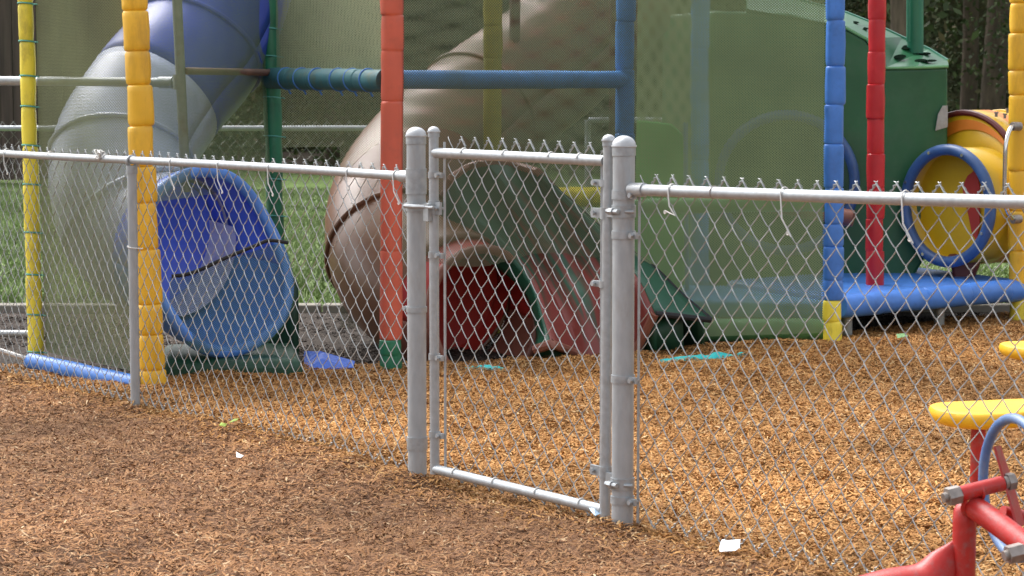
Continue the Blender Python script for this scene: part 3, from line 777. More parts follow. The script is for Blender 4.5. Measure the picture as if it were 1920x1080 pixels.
def along(p0, p1, z): return p0 + (p1 - p0) * ((z - p0.z) / (p1.z - p0.z))
z0n, z1n = .03, 2.3
off = Vector((.0, -.085, 0))
gbk, rr_ = Vector((0, .065, 0)), Vector((.058, -.02, 0))
bmr = Vector((.062, -.05, 0))
net([along(YL0, YL1, .06) + Vector((.05, 0, 0)), along(YF0, YF1, .06) + Vector((-.05, .02, 0)), along(YF0, YF1, z1n), along(YL0, YL1, z1n) + Vector((.05, 0, 0))], .0145, .0135, .0038, True, sag=.02)
net([along(RF0, RF1, .03) + rr_, along(BM0, BM1, .03) + bmr, along(BM0, BM1, z1n) + bmr, along(RF0, RF1, z1n) + rr_], .0158, .0135, .0033, False, sag=-.015, m=M['net_black'], clip=lambda c: c[:, 2] > .50 + .025 * np.sin(9 * c[:, 0]))
net([along(BM0, BM1, .03) + bmr, along(BR0, BR1, .05) + Vector((-.055, -.02, 0)), along(BR0, BR1, z1n) + Vector((-.055, -.02, 0)), along(BM0, BM1, z1n) + bmr], .0158, .0135, .0054, False, sag=-.012, m=M['net_mid'])
net([along(YF0, YF1, .85) + Vector((.03, .05, 0)), along(GB0, GB1, .85) + gbk, along(GB0, GB1, z1n) + gbk, along(YF0, YF1, z1n) + Vector((.03, .05, 0))], .0158, .0135, .0028, False, sag=.01, m=M['net_mid'])
net([W(507, 147, 12.12), W(722, 151, 11.14), along(RF0, RF1, z1n) + Vector((0, .07, 0)), along(GB0, GB1, z1n) + gbk], .0158, .0135, .0039, False)
net([along(GB0, GB1, .05) + gbk, along(BY0, BY1, .05), along(BY0, BY1, z1n), along(GB0, GB1, z1n) + gbk], .0158, .0135, .0030, False, clip=lambda c: (c[:, 2] > 1.05) | (c[:, 0] > -.95))
net([along(BY0, BY1, .05), along(BB0, BB1, .05), along(BB0, BB1, z1n), along(BY0, BY1, z1n)], .0158, .0135, .0033, False, clip=lambda c: c[:, 2] > .75)

# ------------------------------------------------------------------ tube slides
def shell(b, pts, rads, n=36, a0=None, a1=None, frs=None):
    rings = []
    for p, (a, c), r in zip(pts, frs, rads):
        rings.append([p + a * (math.cos(q) * r) + c * (math.sin(q) * r) for q in np.linspace(a0, a1, n)])
    b.ring_bridge(rings, False)
def up_frames(pts):
    out = []
    for i in range(len(pts)):
        d = (pts[min(i + 1, len(pts) - 1)] - pts[max(i - 1, 0)]).normalized()
        s = d.cross(Vector((0, 0, 1))).normalized(); c = s.cross(d).normalized()
        out.append((s, c))
    return out
def tube_slide(root, ctrl, r, m, mrim, mtrough, e, tlen, seams=(), per=7, hood_len=.12, mouth_r=None, inner=None, split=None, mlow=None, rim_r=.026, liner=None, glare=None):
    """closed tube along ctrl; ends in a flared mouth whose lower lip runs on further than its hood, axis e"""
    pts = spline(ctrl, per); fr = frames(pts)
    cut = int(split * (len(pts) - 1)) if split else len(pts) - 1
    b = MB(); shell(b, pts[:cut + 1], [r] * (cut + 1), 40, 0, 2 * math.pi, fr[:cut + 1])
    tube = b.build("tube", m, root, solid=.014)
    if split:
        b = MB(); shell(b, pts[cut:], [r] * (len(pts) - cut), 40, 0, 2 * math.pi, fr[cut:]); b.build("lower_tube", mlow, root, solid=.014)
    if liner:
        c_ = int(.55 * (len(pts) - 1)); b = MB(); shell(b, pts[c_:], [r - .022] * (len(pts) - c_), 40, 0, 2 * math.pi, fr[c_:]); b.build("inner_tube", liner, root)
        ia, ib = fr[-1]; ic = pts[-1] - Vector(e).normalized() * .10; b = MB(); rg_ = [[ic - Vector(e).normalized() * (.10 * (1 - q * q)) + ia * (math.cos(2 * math.pi * k / 32) * (r - .03) * q) + ib * (math.sin(2 * math.pi * k / 32) * (r - .03) * q) for k in range(32)] for q in (.02, .35, .65, .85, 1.0)]
        b.ring_bridge(rg_, True, True, False); b.build("closing_disc", liner, root)  # disc added across the tube to catch light inside the mouth
    if glare:
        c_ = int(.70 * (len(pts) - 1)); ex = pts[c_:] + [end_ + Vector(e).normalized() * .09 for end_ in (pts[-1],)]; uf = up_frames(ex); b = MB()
        shell(b, ex, [r - .036] * len(ex), 24, math.radians(160), math.radians(292), uf); b.build("floor_glare", glare, root)  # pale strip standing in for sky glare inside the mouth
    for s in seams:
        i = int(s * (len(pts) - 1)); b = MB()
        b.torus(pts[i], pts[min(i + 1, len(pts) - 1)] - pts[i - 1], r + .012, .014, 44, 8); b.build("flange", (mlow if split and i >= cut else m), tube)
    e = Vector(e).normalized(); end = pts[-1]
    side = e.cross(Vector((0, 0, 1))).normalized(); upv = side.cross(e).normalized()
    R = mouth_r or r
    def lip(a, f):
        s_ = math.sin(a); L = hood_len + tlen * (0.5 - 0.5 * math.sin(max(-1, min(1, s_ * 1.25)) * math.pi / 2))
        q = r + (R - r) * min(1, f * 1.5)
        return end + e * (L * f) + side * (math.cos(a) * q) + upv * (s_ * q)
    for nm, a0, a1, mm in (("hood", -6, 186, inner or m), ("trough", 186, 354, mtrough)):
        b = MB(); rings = [[lip(math.radians(q), i / 8) for q in np.linspace(a0, a1, 34)] for i in range(9)]
        b.ring_bridge(rings, False); o = b.build(nm, mm, root, solid=.016)
        b = MB(); b.tube([lip(math.radians(q), 1.0) for q in np.linspace(a0, a1, 40)], rim_r, 10); b.build("rim", mrim, o)
    return end, e, side, upv
bs = thing("tube_slide", "blue spiral tube slide whose mouth opens beside the amber post", "slide", (-1.6, 11.3, 0), "tube slides")
e1 = Vector((.70, -.66, -.13))
tube_slide(bs, [W(470, -260, 12.6), W(425, -40, 12.35), W(370, 88, 12.1), W(300, 172, 11.85), W(236, 275, 11.6), W(232, 365, 11.4), W(270, 440, 11.25), W(325, 466, 11.1)], .362, M['slide_blue'], M['slide_rim'], M['slide_rim'], e1, .30, seams=(.30, .62, .80), hood_len=.19, mouth_r=.42, split=.46, mlow=M['slide_glare'], inner=M['slide_inner'], rim_r=.03, liner=M['slide_inner'], glare=M['slide_glint'])
# dark green skirt under the mouth
c0, c1_ = W(303, 700, 10.66), W(568, 700, 10.72)
b = MB(); b.poly_prism([up(c0, -.05), up(c1_, -.05), up(c1_ + Vector((-.1, .7, 0)), -.05), up(c0 + Vector((-.1, .7, 0)), -.05)], (0, 0, .125))
b.build("skirt", M['green_skirt'], bs, smooth=True, bevel=.045)
c0, c1_ = W(470, 700, 11.5), W(566, 700, 11.45)
b = MB(); b.poly_prism([up(c0, -.05), up(c1_, -.05), up(c1_ + Vector((-.1, .25, 0)), -.05), up(c0 + Vector((-.1, .25, 0)), -.05)], (0, 0, .48))
b.build("support", M['green_skirt'], bs, smooth=True, bevel=.06)
# net drawn over the trough with a black hem
n0, n1, n2, n3 = W(318, 665, 10.55), W(556, 650, 10.72), W(548, 448, 10.78), W(318, 520, 10.6)
cx_, cz_ = W(430, 540, 10.65).x, W(430, 540, 10.65).z
net([n0, n1, n2, n3], .0120, .0105, .0019, False, clip=lambda c: ((c[:, 0] - cx_) / .31) ** 2 + ((c[:, 2] - cz_) / .33) ** 2 < 1.0, parent=bs, name="mouth_net", m=M['net_green'])
b = MB(); b.tube(spline([W(322, 518, 10.6), W(360, 512, 10.62), W(420, 485, 10.66), W(480, 460, 10.72), W(505, 451, 10.75), W(540, 455, 10.78)], 5), .009, 8); b.build("net_hem", M['net_dark'], bs)

rs = thing("tube_slide", "faded terracotta tube slide curving down behind the faded red post", "slide", (-.5, 12.2, 0), "tube slides")
e2 = Vector((.62, -.76, -.15))
tube_slide(rs, [W(1160, -20, 14.3), W(1040, 105, 13.95), W(915, 200, 13.5), W(805, 300, 13.0), W(748, 395, 12.55), W(762, 500, 12.1), W(848, 572, 11.75)], .395, M['slide_brown'], M['slide_pink'], M['slide_pink'], e2, .14, seams=(.36, .8), inner=M['slide_red'], hood_len=.20, mouth_r=.345, liner=M['slide_red'])

# ------------------------------------------------------------------ wide slide
ws = thing("wide_slide", "wide green and red swirled slide behind the gate, its lip on the chips", "slide", (.3, 12.0, 0))
rows = [
 [(833, 365), (845, 335), (878, 314), (912, 305), (960, 309), (1008, 322), (1034, 348)],
 [(834, 445), (864, 392), (908, 368), (950, 352), (1000, 352), (1048, 362), (1082, 390)],
 [(900, 479), (932, 450), (960, 438), (1004, 424), (1052, 420), (1104, 420), (1146, 446)],
 [(982, 545), (994, 524), (1018, 520), (1062, 508), (1112, 502), (1166, 484), (1222, 500)],
 [(1008, 622), (1020, 600), (1056, 596), (1100, 584), (1150, 572), (1200, 528), (1276, 552)],
 [(1002, 656), (1034, 645), (1078, 662), (1122, 690), (1180, 672), (1228, 588), (1332, 600)]]
rowY = [11.88, 11.86, 11.80, 11.66, 11.50, 11.38]
colY = [-.02, -.10, .10, .02, .12, -.02, .10]
def loft(cols, name, m, parent, fine=4, solid=.02):
    P = []
    for rr, Yr in zip(rows, rowY):
        P.append(spline([W(*rr[c], Yr + colY[c] + .035 * c) for c in cols], fine))
    n = len(P[0]); cols_s = [spline([P[i][k] for i in range(len(P))], 6) for k in range(n)]
    nr = len(cols_s[0]); b = MB()
    for i in range(nr):
        for k in range(n): b.v.append(tuple(cols_s[k][i]))
    for i in range(nr - 1):
        for k in range(n - 1):
            a = i * n + k; b.f.append((a, a + 1, a + n + 1, a + n))
    o = b.build(name, m, parent, solid=solid)
    uvl = o.data.uv_layers.new(name="UVMap")
    for p in o.data.polygons:
        for li in p.loop_indices:
            vi = o.data.loops[li].vertex_index
            uvl.data[li].uv = ((vi // n) / (nr - 1), (vi % n) / (n - 1))
    return o, cols_s
bed, cs = loft([1, 2, 3, 4, 5], "slide_bed", M['swirl'], ws)
fl1, c1 = loft([0, 1], "side_wall", M['swirl_green'], ws)
fl2, c2 = loft([5, 6], "side_wall", M['swirl_green'], ws)
b = MB(); b.tube([k[0] for k in c1] + [k[0] for k in cs] + [k[0] for k in c2], .022, 8); b.build("crest_rim", M['slide_pink'], ws)
b = MB(); b.tube(c2[-1], .016, 8); b.tube([k[-1] for k in c2], .016, 8); b.build("edge_trim", M['net_dark'], ws)
b = MB(); b.tube([k[-1] for k in c1] + [k[-1] for k in cs], .024, 8); b.build("lip_rim", M['slide_pink'], ws)
# underside walls down to the ground
def skirt(pts, name, m, drop_to=-.03, back=Vector((.05, .25, 0))):
    b = MB(); r0 = [Vector(p) for p in pts]; r1 = [up(p, drop_to) + back * .3 for p in pts]
    b.ring_bridge([r0, r1], False); return b.build(name, m, ws, solid=.02)
skirt([k[-1] + Vector((0, .05, 0)) for k in c1] + [k[-1] + Vector((0, .06, -.01)) for k in cs] + [k[-1] + Vector((0, .08, 0)) for k in c2[:3]], "underside", M['green_skirt'])
skirt([p + Vector((.02, .1, -.01)) for p in c2[-1][14:29]], "underside", M['green_skirt'])

# ------------------------------------------------------------------ green pod, panel, yellow tunnel
pod = thing("climbing_pod", "dark green moulded pod with vented sloping roof behind the red post", "climbing pod", (2.2, 13.9, 0))
YP = 13.75
front = [W(1330, 545, YP), W(1700, 545, YP), W(1745, 470, YP), W(1779, 300, YP), W(1779, 125, YP), W(1662, 128, YP), W(1625, 74, YP), W(1585, 52, YP), W(1480, 24, YP), W(1335, 20, YP)]
b = MB(); b.poly_prism(front, (-.25, .85, 0)); b.build("body", M['green_dark'], pod, smooth=False, bevel=.025)
low = [W(1400, 20, YP - .004), W(1585, 52, YP - .004), W(1625, 74, YP - .004), W(1662, 128, YP - .004), W(1720, 127, YP - .004), W(1778, 125, YP - .004)]
high = [W(1400, -25, YP + .62), W(1585, 26, YP + .62), W(1640, 48, YP + .62), W(1690, 72, YP + .62), W(1740, 94, YP + .62), W(1776, 116, YP + .5)]
b = MB(); b.ring_bridge([low, high], False); roof = b.build("roof", M['green_dark'], pod, smooth=False, solid=.02)
b = MB(); b.tube(high, .02, 8); b.build("roof_lip", M['green_pole'], roof)
b = MB(); b.tube(low[1:], .009, 8); b.build("roof_edge", M['pad_pale'], roof)
def on_roof(f, g_):
    x = f * (len(low) - 1); i = min(int(x), len(low) - 2); q = x - i
    a = low[i].lerp(low[i + 1], q); c = high[i].lerp(high[i + 1], q); return a.lerp(c, g_), (low[i + 1] - low[i]).normalized(), (c - a).normalized()
for f, g_ in ((.26, .5), (.34, .4), (.655, .35), (.66, .72), (.80, .30), (.80, .68), (.87, .35), (.44, .5)):
    p, ux, uy = on_roof(f, g_); ux = (Vector((1, 0, 0)) * .9 + ux * .1).normalized(); nn = ux.cross(uy).normalized()
    if nn.y > 0: nn = -nn
    b = MB(); ring = []
    for k in range(16):
        a = 2 * math.pi * k / 16; ring.append(p + nn * .011 + ux * (.038 * math.cos(a)) + uy * (.052 * math.sin(a)))
    b.poly_prism(ring, nn * .002); b.build("vent_hole_shade", M['hole'], roof)  # flat black disc; the dark inside the hole is painted
nP = Vector((-.12, -1, 0))
cw = W(1474, 343, YP - .03)
b = MB(); b.torus(cw, nP, .415, .034, 48, 10); wr = b.build("window_ring", M['ring_blue'], pod)
b = MB(); a_, c_ = basis(nP); ring = [cw + a_ * (.40 * math.cos(q)) + c_ * (.40 * math.sin(q)) for q in np.linspace(0, 2 * math.pi, 33)[:-1]]
b.poly_prism(ring, nP * .012); b.build("window_pane", M['green_skirt'], wr, smooth=False)
b = MB()
b.poly_prism([W(1754, 245, YP - .034), W(1777, 238, YP - .034), W(1777, 198, YP - .034), W(1768, 198, YP - .034), W(1759, 214, YP - .034)], (0, .01, 0)); b.build("mounting_plate", M['galv'], pod, smooth=False)
b = MB(); b.tube([W(1716, 100, 14.2), W(1716, 0, 14.2), W(1716, -160, 14.2)], .052, 18); b.tube([W(1703, 78, 14.14), W(1703, -160, 14.14)], .012, 8); b.build("pod_pole", M['green_pole'], pod)

gp = thing("green_panel", "bright green upright plastic panel behind the right gate post", "panel", (.8, 13, 0))
b = MB(); q = [W(1130, 545, 12.95), W(1284, 545, 12.95), W(1284, 395, 12.95), W(1284, 255, 12.95), W(1262, 232, 12.95), W(1200, 225, 12.95), W(1195, 470, 12.95), W(1150, 500, 12.95)]
b.poly_prism(q, (-.02, .06, 0)); pn = b.build("board", M['green_bright'], gp, smooth=False, bevel=.015)
b = MB(); b.tube([up(W(1290, 545, 12.9), -.03), W(1285, 230, 12.9)], .014, 10); b.build("edge_pipe", M['blue_paint'], gp)
b = MB(); c = W(1225, 545, 13.0); b.box((c.x, c.y, c.z / 2 - .02), .5, .05, c.z + .03); b.build("foot", M['green_dark'], gp, smooth=False)

yt = thing("crawl_tunnel", "yellow crawl tunnel with a blue ringed side mouth by the far right post", "tunnel", (3.0, 13.9, 0))
ax = Vector((.80, .60, 0)).normalized()
cc = W(1806, 352, 13.75)
sl = [cc + ax * q for q in (0, .03, .06, .10, .14, .4, .8, 1.5)]
R0 = .472
b = MB(); shell(b, sl, [R0 - .02, R0, R0, R0, R0 - .012, R0 - .012, R0 - .012, R0 - .012], 48, 0, 2 * math.pi, [basis(ax)] * len(sl)); tn = b.build("tube", M['tube_yellow'], yt, solid=.012)
b = MB(); b.torus(cc + ax * .0, ax, R0 - .012, .02, 48, 8); b.build("end_rim", M['tube_maroon'], tn)
b = MB(); sl2 = [cc + ax * q for q in (.07, .075, .20, .205)]; shell(b, sl2, [R0, R0 + .006, R0 + .005, R0 - .01], 48, 0, 2 * math.pi, [basis(ax)] * 4); b.build("stripe", M['tube_orange'], tn)
b = MB(); b.torus(cc + ax * .34, ax, R0 - .006, .014, 48, 8); b.build("seam", M['tube_yellow'], tn)
# end wall with the round mouth
b = MB(); mo = W(1776, 386, 13.42); a_, c_ = basis(ax)
fr0 = [(cc + a_ * ((R0 - .02) * math.cos(q)) + c_ * ((R0 - .02) * math.sin(q))) for q in np.linspace(0, 2 * math.pi, 49)]
fr1 = [(mo + ax * .30 + a_ * (.345 * math.cos(q)) + c_ * (.345 * math.sin(q))) for q in np.linspace(0, 2 * math.pi, 49)]
fr2 = [(mo + a_ * (.345 * math.cos(q)) + c_ * (.345 * math.sin(q))) for q in np.linspace(0, 2 * math.pi, 49)]
b.ring_bridge([fr0, fr1, fr2], False); b.build("end_wall", M['tube_yellow'], yt, solid=.012)
b = MB(); lerp = lambda q: [a.lerp(c, q) - ax * .012 for a, c in zip(fr0, fr1)]
b.ring_bridge([lerp(.16), lerp(.30), lerp(.46)], False); b.build("wall_stripe", M['tube_orange'], yt)
b = MB(); b.torus(mo, ax, .338, .034, 52, 12); mr_ = b.build("mouth_ring", M['ring_blue'], yt)
for q in (.4, 1.2, 2.0, 2.8, 3.6, 4.4, 5.2, 6.0):
    b = MB(); p = mo - ax * .031 + a_ * (.338 * math.cos(q)) + c_ * (.338 * math.sin(q)); b.tube([p + ax * .01, p - ax * .008], .010, 8); b.build("bolt", M['chrome'], mr_)
b = MB(); ring = [mo + ax * .12 + a_ * (.34 * math.cos(q)) + c_ * (.34 * math.sin(q)) for q in np.linspace(0, 2 * math.pi, 41)[:-1]]
b.poly_prism(ring, ax * .01); bw = b.build("closing_disc", M['tube_yellow'], yt, smooth=False)
b = MB(); pr = mo + ax * .112
vis = [(1815, 330), (1830, 318), (1838, 350), (1838, 420), (1832, 450), (1824, 440), (1816, 400), (1808, 370), (1806, 350)]
def on_disc(px, py):
    d = ray(px, py); o_ = Vector((0, 0, EYE)); return o_ + d * ((pr - o_).dot(ax) / d.dot(ax))
b.poly_prism([on_disc(*p) for p in vis], ax * -.006); b.build("red_patch", M['slide_red'], bw, smooth=False)
b = MB(); s0 = W(1803, 505, 13.5)
b.poly_prism([W(1775, 478, 13.5), W(1846, 470, 13.5), W(1834, 505, 13.5), W(1822, 532, 13.5), W(1788, 534, 13.5), W(1784, 505, 13.5)], (.05, .2, 0)); b.build("support", M['tube_maroon'], yt, smooth=True, bevel=.02)
b = MB()
for px, py in ((1868, 219), (1889, 212), (1884, 222), (1898, 220)):
    p = W(px, py, 13.6); b.tube([p, p + Vector((0, 0, .03))], .009, 8); b.tube([p + Vector((0, 0, .02)), p + Vector((0, 0, .03))], .014, 6)
b.build("bolt", M['bolt'], yt)
hd = thing("grab_handle", "bent steel grab handle on the far right amber post", "handle", W(1905, 400, 13.05))
b = MB(); b.tube(spline([W(1902, 236, 13.12), W(1894, 242, 13.05), W(1886, 270, 13.0), W(1884, 320, 13.0), W(1884, 372, 13.0), W(1889, 396, 13.0), W(1897, 408, 13.05), W(1904, 412, 13.12)], 5), .0125, 10); b.build("bar", M['chrome'], hd)
for py in (237, 411):
    b = MB(); c = W(1904, py, 13.1); b.tube([c + Vector((-.02, -.01, 0)), c + Vector((.03, .02, 0))], .026, 12); b.build("mount", M['bolt'], hd)

# ------------------------------------------------------------------ ragged sheets at the foot of the nets
def rag(name, pts, m, label, cat, thick=.006, seed=0):
    R = random.Random(seed); b = MB(); top, bot = [], []
    n = 26
    P = spline(pts, 10)
    for i, p in enumerate(P):
        hh = .017 * (1 + .25 * math.sin(i * .9) + R.uniform(-.5, .5)) * min(1, 2.5 * min(i, len(P) - 1 - i) / len(P) + .15)
        bot.append(p + Vector((0, -.06 - R.uniform(0, .02), -.01))); top.append(p + Vector((0, R.uniform(-.01, .01), hh)))
    b.ring_bridge([bot, top, [q + Vector((0, .09, -.05)) for q in top]], False)
    o = b.build(name, m, None, solid=thick); return tag(o, label, cat)
rag("tarpaulin_edge", [G(1238, 676), G(1300, 672), G(1380, 668), G(1470, 660)], M['tarp'], "ragged turquoise tarpaulin edge poking out under the right net", "tarpaulin", seed=1)
rag("tarpaulin_edge", [G(868, 692), G(905, 693), G(948, 692)], M['tarp'], "short turquoise tarpaulin scrap under the terracotta slide mouth", "tarpaulin", seed=2)
b = MB(); b.poly_prism([G(566, 668, .03), G(600, 672, .05), G(665, 690, .01), G(640, 694, 0), G(570, 694, 0)], (0, .12, .02)); tag(b.build("ground_mat", M['tarp_blue'], None, smooth=False, bevel=.01), "deep blue ground mat beside the dark green skirt", "mat")

# ------------------------------------------------------------------ yellow seats on red posts
def seat_thing(px, py, Y, label, hl=.185, hd_=.15):
    c = W(px, py, Y); t = thing("post_seat", label, "seat", (c.x, c.y, 0), "yellow seats on red posts")
    b = MB(); b.tube([(c.x - .03, c.y, -.1), (c.x - .03, c.y, c.z - .02)], .024, 16); b.build("post", M['red_paint'], t)
    rings = []; n = 40
    for q, zz_ in ((.02, -.030), (.80, -.034), (.93, -.026), (.99, -.010), (1.0, .004), (.97, .016), (.90, .021), (.70, .017), (.40, .012), (.02, .010)):
        ring = []
        for k in range(n):
            a = 2 * math.pi * k / n; ca, sa = math.cos(a), math.sin(a)
            x = hl * q * math.copysign(abs(ca) ** .8, ca); y = hd_ * q * math.copysign(abs(sa) ** .8, sa)
            ring.append(Vector((c.x + x, c.y + y, c.z + zz_ + .20 * x * x + .045 * x - .25 * y * y)))
        rings.append(ring)
    b = MB(); b.ring_bridge(rings); b.build("seat", M['seat_yellow'], t)
    b = MB(); b.tube([(c.x - .03, c.y, c.z - .05), (c.x - .03, c.y, c.z - .028)], .045, 14); b.build("flange", M['red_paint'], t)
    return t
seat_thing(1853, 772, 7.0, "nearer yellow seat on a red post, just inside the right fence")
seat_thing(1966, 653, 8.7, "farther yellow seat cut by the right edge of the photo", .19)

# ------------------------------------------------------------------ red rocker frame in the foreground
YR_ = 5.35
rf = thing("rocker_frame", "chipped red tubular rocker frame with bolted joints at the lower right", "rocker", G(1810, 1240))
b = MB()
top = W(1809, 948, YR_); foot = Vector((top.x, top.y, -.1))
b.tube([foot, top + Vector((0, 0, -.04)), top + Vector((0, 0, -.012)), top + Vector((0, 0, .002)), top + Vector((0, 0, .008))], [.0285, .0285, .027, .020, .008], 24); b.build("upright", M['red_paint'], rf)
b = MB()
cl = spline([W(1796, 1068, YR_), W(1765, 1075, YR_), W(1728, 1096, YR_), W(1660, 1108, YR_), W(1560, 1138, YR_), W(1440, 1180, YR_), W(1330, 1240, YR_ + .0)], 5)
rings = []
for i, p in enumerate(cl):
    f = i / (len(cl) - 1); d = (cl[min(i + 1, len(cl) - 1)] - cl[max(i - 1, 0)]).normalized(); a = Vector((0, 1, 0)); c = a.cross(d).normalized()
    wv = .074 - .022 * min(1, f * 4.5); th = .012 + .038 * min(1, f * 4)
    rings.append([p + c * (wv * math.cos(q)) + a * (th * math.sin(q)) for q in [2 * math.pi * k / 24 for k in range(24)]])
b.ring_bridge(rings); b.build("lower_arm", M['red_paint'], rf)
s0, s1 = W(1800, 926, YR_ - .05), W(1880, 906, YR_ - .02)
b = MB(); b.tube([s0, s1], .0185, 20); b.build("pivot_sleeve", M['red_paint'], rf)
b = MB(); b.tube([W(1826, 950, YR_ - .03), W(1868, 980, YR_ - .10), W(1925, 1022, YR_ - .2), W(2010, 1085, YR_ - .34)], .0285, 22); b.build("cross_arm", M['red_paint'], rf)
dv = (s1 - s0).normalized()
b = MB(); b.tube([s0 - dv * .034, s0 - dv * .002], .0235, 6); b.tube([s0 - dv * .045, s0 - dv * .034], .0125, 12); b.build("nut", M['bolt'], rf)
b = MB(); b.tube([s1 + dv * .012, s1 + dv * .03], .0215, 6); b.tube([s1 + dv * .003, s1 + dv * .012], .0165, 16); b.build("bolt_head", M['bolt'], rf)
q0 = W(1908, 1036, YR_ - .24)
b = MB(); b.tube([q0 - dv * .026, q0 + dv * .012], .0225, 6); b.tube([q0 - dv * .036, q0 - dv * .026], .0125, 12); b.build("nut", M['bolt'], rf)
b = MB(); b.tube([q0 + dv * .012, q0 + dv * .14], .0185, 20); b.build("pivot_sleeve", M['red_paint'], rf)
b = MB()
pl = [W(1862, 838, YR_ - .02), W(1872, 836, YR_ + .03), W(1896, 905, YR_ + .03), W(1918, 985, YR_ + .0), W(1905, 990, YR_ - .05), W(1883, 912, YR_ - .03)]
b.poly_prism(pl, dv * .006); b.build("link_plate", M['red_paint'], rf, smooth=False)
b = MB(); b.torus(W(1823, 946, YR_ - .03), W(1868, 980, YR_ - .10) - W(1826, 950, YR_ - .03), .0285, .006, 24, 6); b.torus(W(1838, 921, YR_ - .035), dv, .0187, .004, 20, 6); b.build("weld", M['red_paint'], rf)
b = MB(); b.tube([W(1880, 960, YR_ + .02), W(1935, 972, YR_ + .05)], .016, 14); b.build("stub", M['red_paint'], rf)
hr = MB(); hc = W(1904, 915, YR_ + .10)
hr.torus(hc, Vector((.966, .26, 0)), .172, .0128, 56, 12); hr.build("ring_handle", M['blue_paint'], rf)

# ------------------------------------------------------------------ litter
def scrap(name, px, py, outline, m, label, cat, lift=.012, s=1.0):
    c = G(px, py, .012); b = MB(); c.z = float(hgt(c.x, c.y)) + lift
    R = random.Random(px); pts = [c + Vector((x * s, y * s, z)) for x, y, z in outline]
    n = len(pts); cen = sum(pts, Vector()) / n + Vector((0, 0, .006))
    b.v = [tuple(p) for p in pts] + [tuple(cen)]; b.f = [(i, (i + 1) % n, n) for i in range(n)]
    return tag(b.build(name, m, None, smooth=False, solid=.0012), label, cat)
scrap("paper_scrap", 1369, 1041, [(-.034, -.03, 0), (.012, -.035, .004), (.028, .0, .006), (.036, .06, .018), (.0, .075, .012), (-.018, .07, .016), (-.030, .02, .004)], M['paper'], "crumpled white paper scrap on the brown chips near the lower edge", "paper", .02)
scrap("bark_flake", 447, 859, [(-.012, .03, .014), (-.006, -.01, 0), (.012, -.02, 0), (.02, .0, .004), (.004, .012, .006)], M['paper'], "small cream flake lying on brown chips left of the gate", "flake", .018)
scrap("fallen_leaf", 418, 811, [(-.012, -.02, .006), (.012, -.02, .0), (.014, .02, .006), (-.01, .025, .01)], M['leaf'], "round yellow green leaf under the left fence, darker of the pair", "leaf", .02)
scrap("fallen_leaf", 438, 808, [(-.016, -.02, .0), (.014, -.005, .008), (.018, .03, .01), (-.006, .028, .006)], M['leaf'], "yellow green leaf under the left fence, right one of the pair", "leaf", .02)
scrap("foil_wrapper", 1112, 973, [(-.018, .06, .02), (.012, .04, .024), (.024, -.01, .004), (.006, -.03, 0), (-.006, .0, .008)], M['wrapper'], "pale blue wrapper at the foot of the gate's hinge side", "wrapper", .02)
scrap("fallen_leaf", 1690, 640, [(-.03, -.05, 0), (.03, -.04, .01), (.03, .05, .015), (-.02, .05, .012)], M['leaf_green'], "green leaf on the chips in front of the blue deck", "leaf", .025)

# ------------------------------------------------------------------ background
def back_P(Y0): return lambda t, z, dep=0.0: Vector((t, Y0 + dep, z))
bf = thing("boundary_fence", "low distant chain link fence across the lawn behind the slides", "fence", (-2, 16.5, -.03))
YB = 16.5; zr_ = 1.39 - (240 - 160) * YB / FPX
b = MB(); b.tube([(-8, YB, zr_), (-.98, YB, zr_)], .021, 10); b.tube([(.56, YB, zr_ + .06), (3.9, YB, zr_ + .06)], .021, 10); b.build("top_rail", M['galv'], bf)
b = wire_fabric(-5.6, -1.0, .02, zr_ + .05, h=.08, v=.095, r=.0012, d=.004, dep=.02, sides=3, P=back_P(YB), seed=9); b.build("wire_mesh", M['pipe_old'], bf)
b = wire_fabric(.58, 3.8, .02, zr_ + .1, h=.08, v=.095, r=.0012, d=.004, dep=.02, sides=3, P=back_P(YB), seed=10); b.build("wire_mesh", M['pipe_old'], bf)
for x in (-7.6, -5.2, -3.05, -1.0, .56, 2.2, 3.9):
    b = MB(); b.tube([(x, YB + .03, -.1), (x, YB + .03, zr_ + (.06 if x > 0 else 0))], .024, 10); b.build("line_post", M['galv'], bf)
bw_ = thing("board_wall", "dark brown vertical board wall beyond the lawn at the left", "wall", (-6, 33, 0))
b = MB(); R_ = random.Random(5); x = -16.0
while x < -5.4:
    wv = R_.uniform(.17, .21); b.box((x + wv / 2, 33 + R_.uniform(-.012, .012), 2.15), wv - .012, .04, 4.3); x += wv
b.build("boards", M['boards'], bw_, smooth=False)
b = MB()
for z in (.5, 2.1, 3.8): b.box((-10.7, 33.07, z), 10.6, .06, .14)
b.build("rails", M['boards'], bw_, smooth=False)
# woods: trunks and leaf clumps as one mass
def woods():
    R = np.random.default_rng(3); V, Q = [], []; base = 0
    N_ = 420000
    X = R.uniform(-22, 24, N_); Y = R.uniform(36, 48, N_)
    keep = (X > -4) | (Y > 35.5)
    # clumped
    cx = R.uniform(-22, 24, 520); cy = R.uniform(35.5, 48, 520); cz = R.uniform(-.2, 10.5, 520) ** 1.0; cr = R.uniform(.5, 1.5, 520)
    idx = R.integers(0, 520, N_); g_ = R.normal(0, 1, (N_, 3)) * .55
    P = np.stack([cx[idx], cy[idx], cz[idx]], -1) + g_ * cr[idx][:, None]
    P[:, 2] = np.abs(P[:, 2])
    a = R.normal(0, 1, (N_, 3)); a /= np.linalg.norm(a, axis=1)[:, None]; c = R.normal(0, 1, (N_, 3)); c = np.cross(a, c); c /= np.linalg.norm(c, axis=1)[:, None]
    L = R.uniform(.03, .07, N_)[:, None]; Wd = L * .55
    V = np.stack([P - a * L, P + c * Wd, P + a * L, P - c * Wd], 1).reshape(-1, 3)
    return V, np.arange(N_ * 4).reshape(-1, 4)
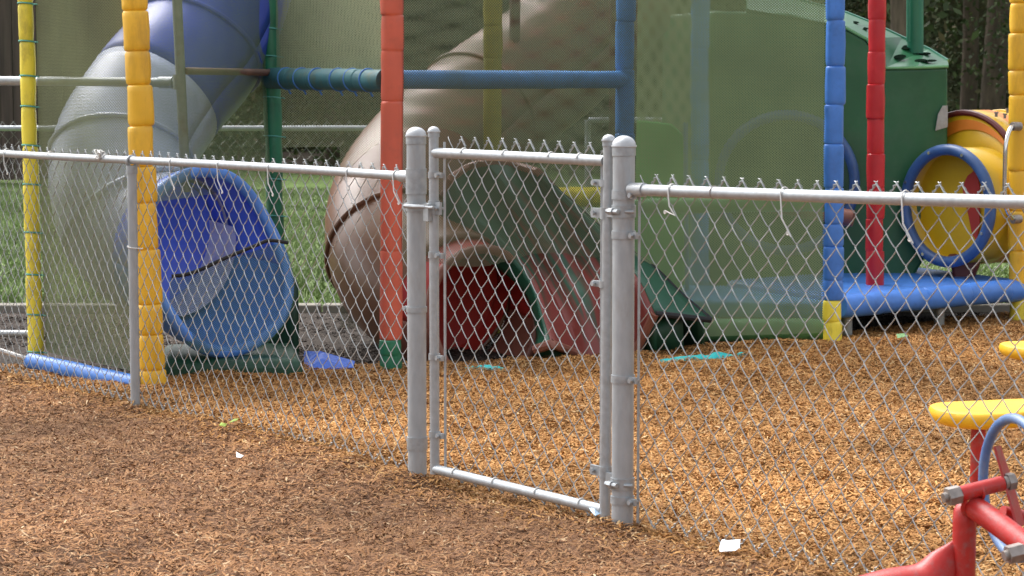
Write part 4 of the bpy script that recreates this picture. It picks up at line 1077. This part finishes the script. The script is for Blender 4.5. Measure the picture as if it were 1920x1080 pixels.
V, Q = woods()
o = np_mesh("woods", V, Q, M['leaves']); tag(o, "dark green brown woodland mass beyond the lawn", "woods", kind='stuff')
xs = np.linspace(-45, 45, 60); zs = np.linspace(-.1, 14, 16)
xg, zg = np.meshgrid(xs, zs, indexing='ij')
yg = 50 + 1.2 * np.sin(xg * 1.3) + .8 * np.sin(zg * 2 + xg) + zg * .25
o = grid("woodland_slope", xg, yg, zg, mat("olive undergrowth", (0.07, 0.075, 0.03), .95, 0, .5, 1.5, .8, 6, (0.10, 0.075, 0.045), .5, .8)); o['kind'] = 'structure'  # undergrowth mottled olive and brown
tr_ = [(1681, 34.5, .17, "pale brown trunk rising between the red post and the green pole"), (1862, 38, .22, "dark leaning trunk in the woods left of the far right post"), (1806, 41, .16, "thin dark trunk in the woods above the yellow tunnel"), (620, 38, .2, "dim trunk in the woods seen between the green and faded red posts")]
for px, Y, r, lab in tr_:
    p = W(px, 300, Y); t = thing("tree", lab, "tree", (p.x, p.y, 0), "trees at the edge of the woods")
    b = MB(); R_ = random.Random(px); ph = R_.uniform(0, 6)
    b.tube([(p.x + .1 * math.sin(ph + z * .5), p.y, z) for z in (-.1, .3, 1, 2, 3.5, 5.5, 8)], [r * 1.4, r * 1.05, r, r * .95, r * .85, r * .7, r * .4], 12)
    for z in (3.2, 4.4, 5.5):
        a = R_.uniform(0, 6.28); b.tube([(p.x, p.y, z), (p.x + math.cos(a) * .8, p.y + math.sin(a) * .8, z + .6), (p.x + math.cos(a) * 1.6, p.y + math.sin(a) * 1.5, z + 1.4)], [r * .4, r * .3, r * .12], 8)
    b.build("trunk", M['trunk'], t)
    rr = np.random.default_rng(px); n = 5000
    a = rr.normal(0, 1, (n, 3)); a /= np.linalg.norm(a, axis=1)[:, None]
    cl_ = rr.normal(0, 1, (26, 3)) * np.array([1.1, 1.1, 1.2]); P = cl_[rr.integers(0, 26, n)] + rr.normal(0, .4, (n, 3)) + np.array([p.x, p.y, 6.6])
    c = np.cross(a, rr.normal(0, 1, (n, 3))); c /= np.linalg.norm(c, axis=1)[:, None]
    V = np.stack([P - a * .11, P + c * .06, P + a * .11, P - c * .06], 1).reshape(-1, 3)
    np_mesh("crown", V, np.arange(n * 4).reshape(-1, 4), M['leaves'], t)
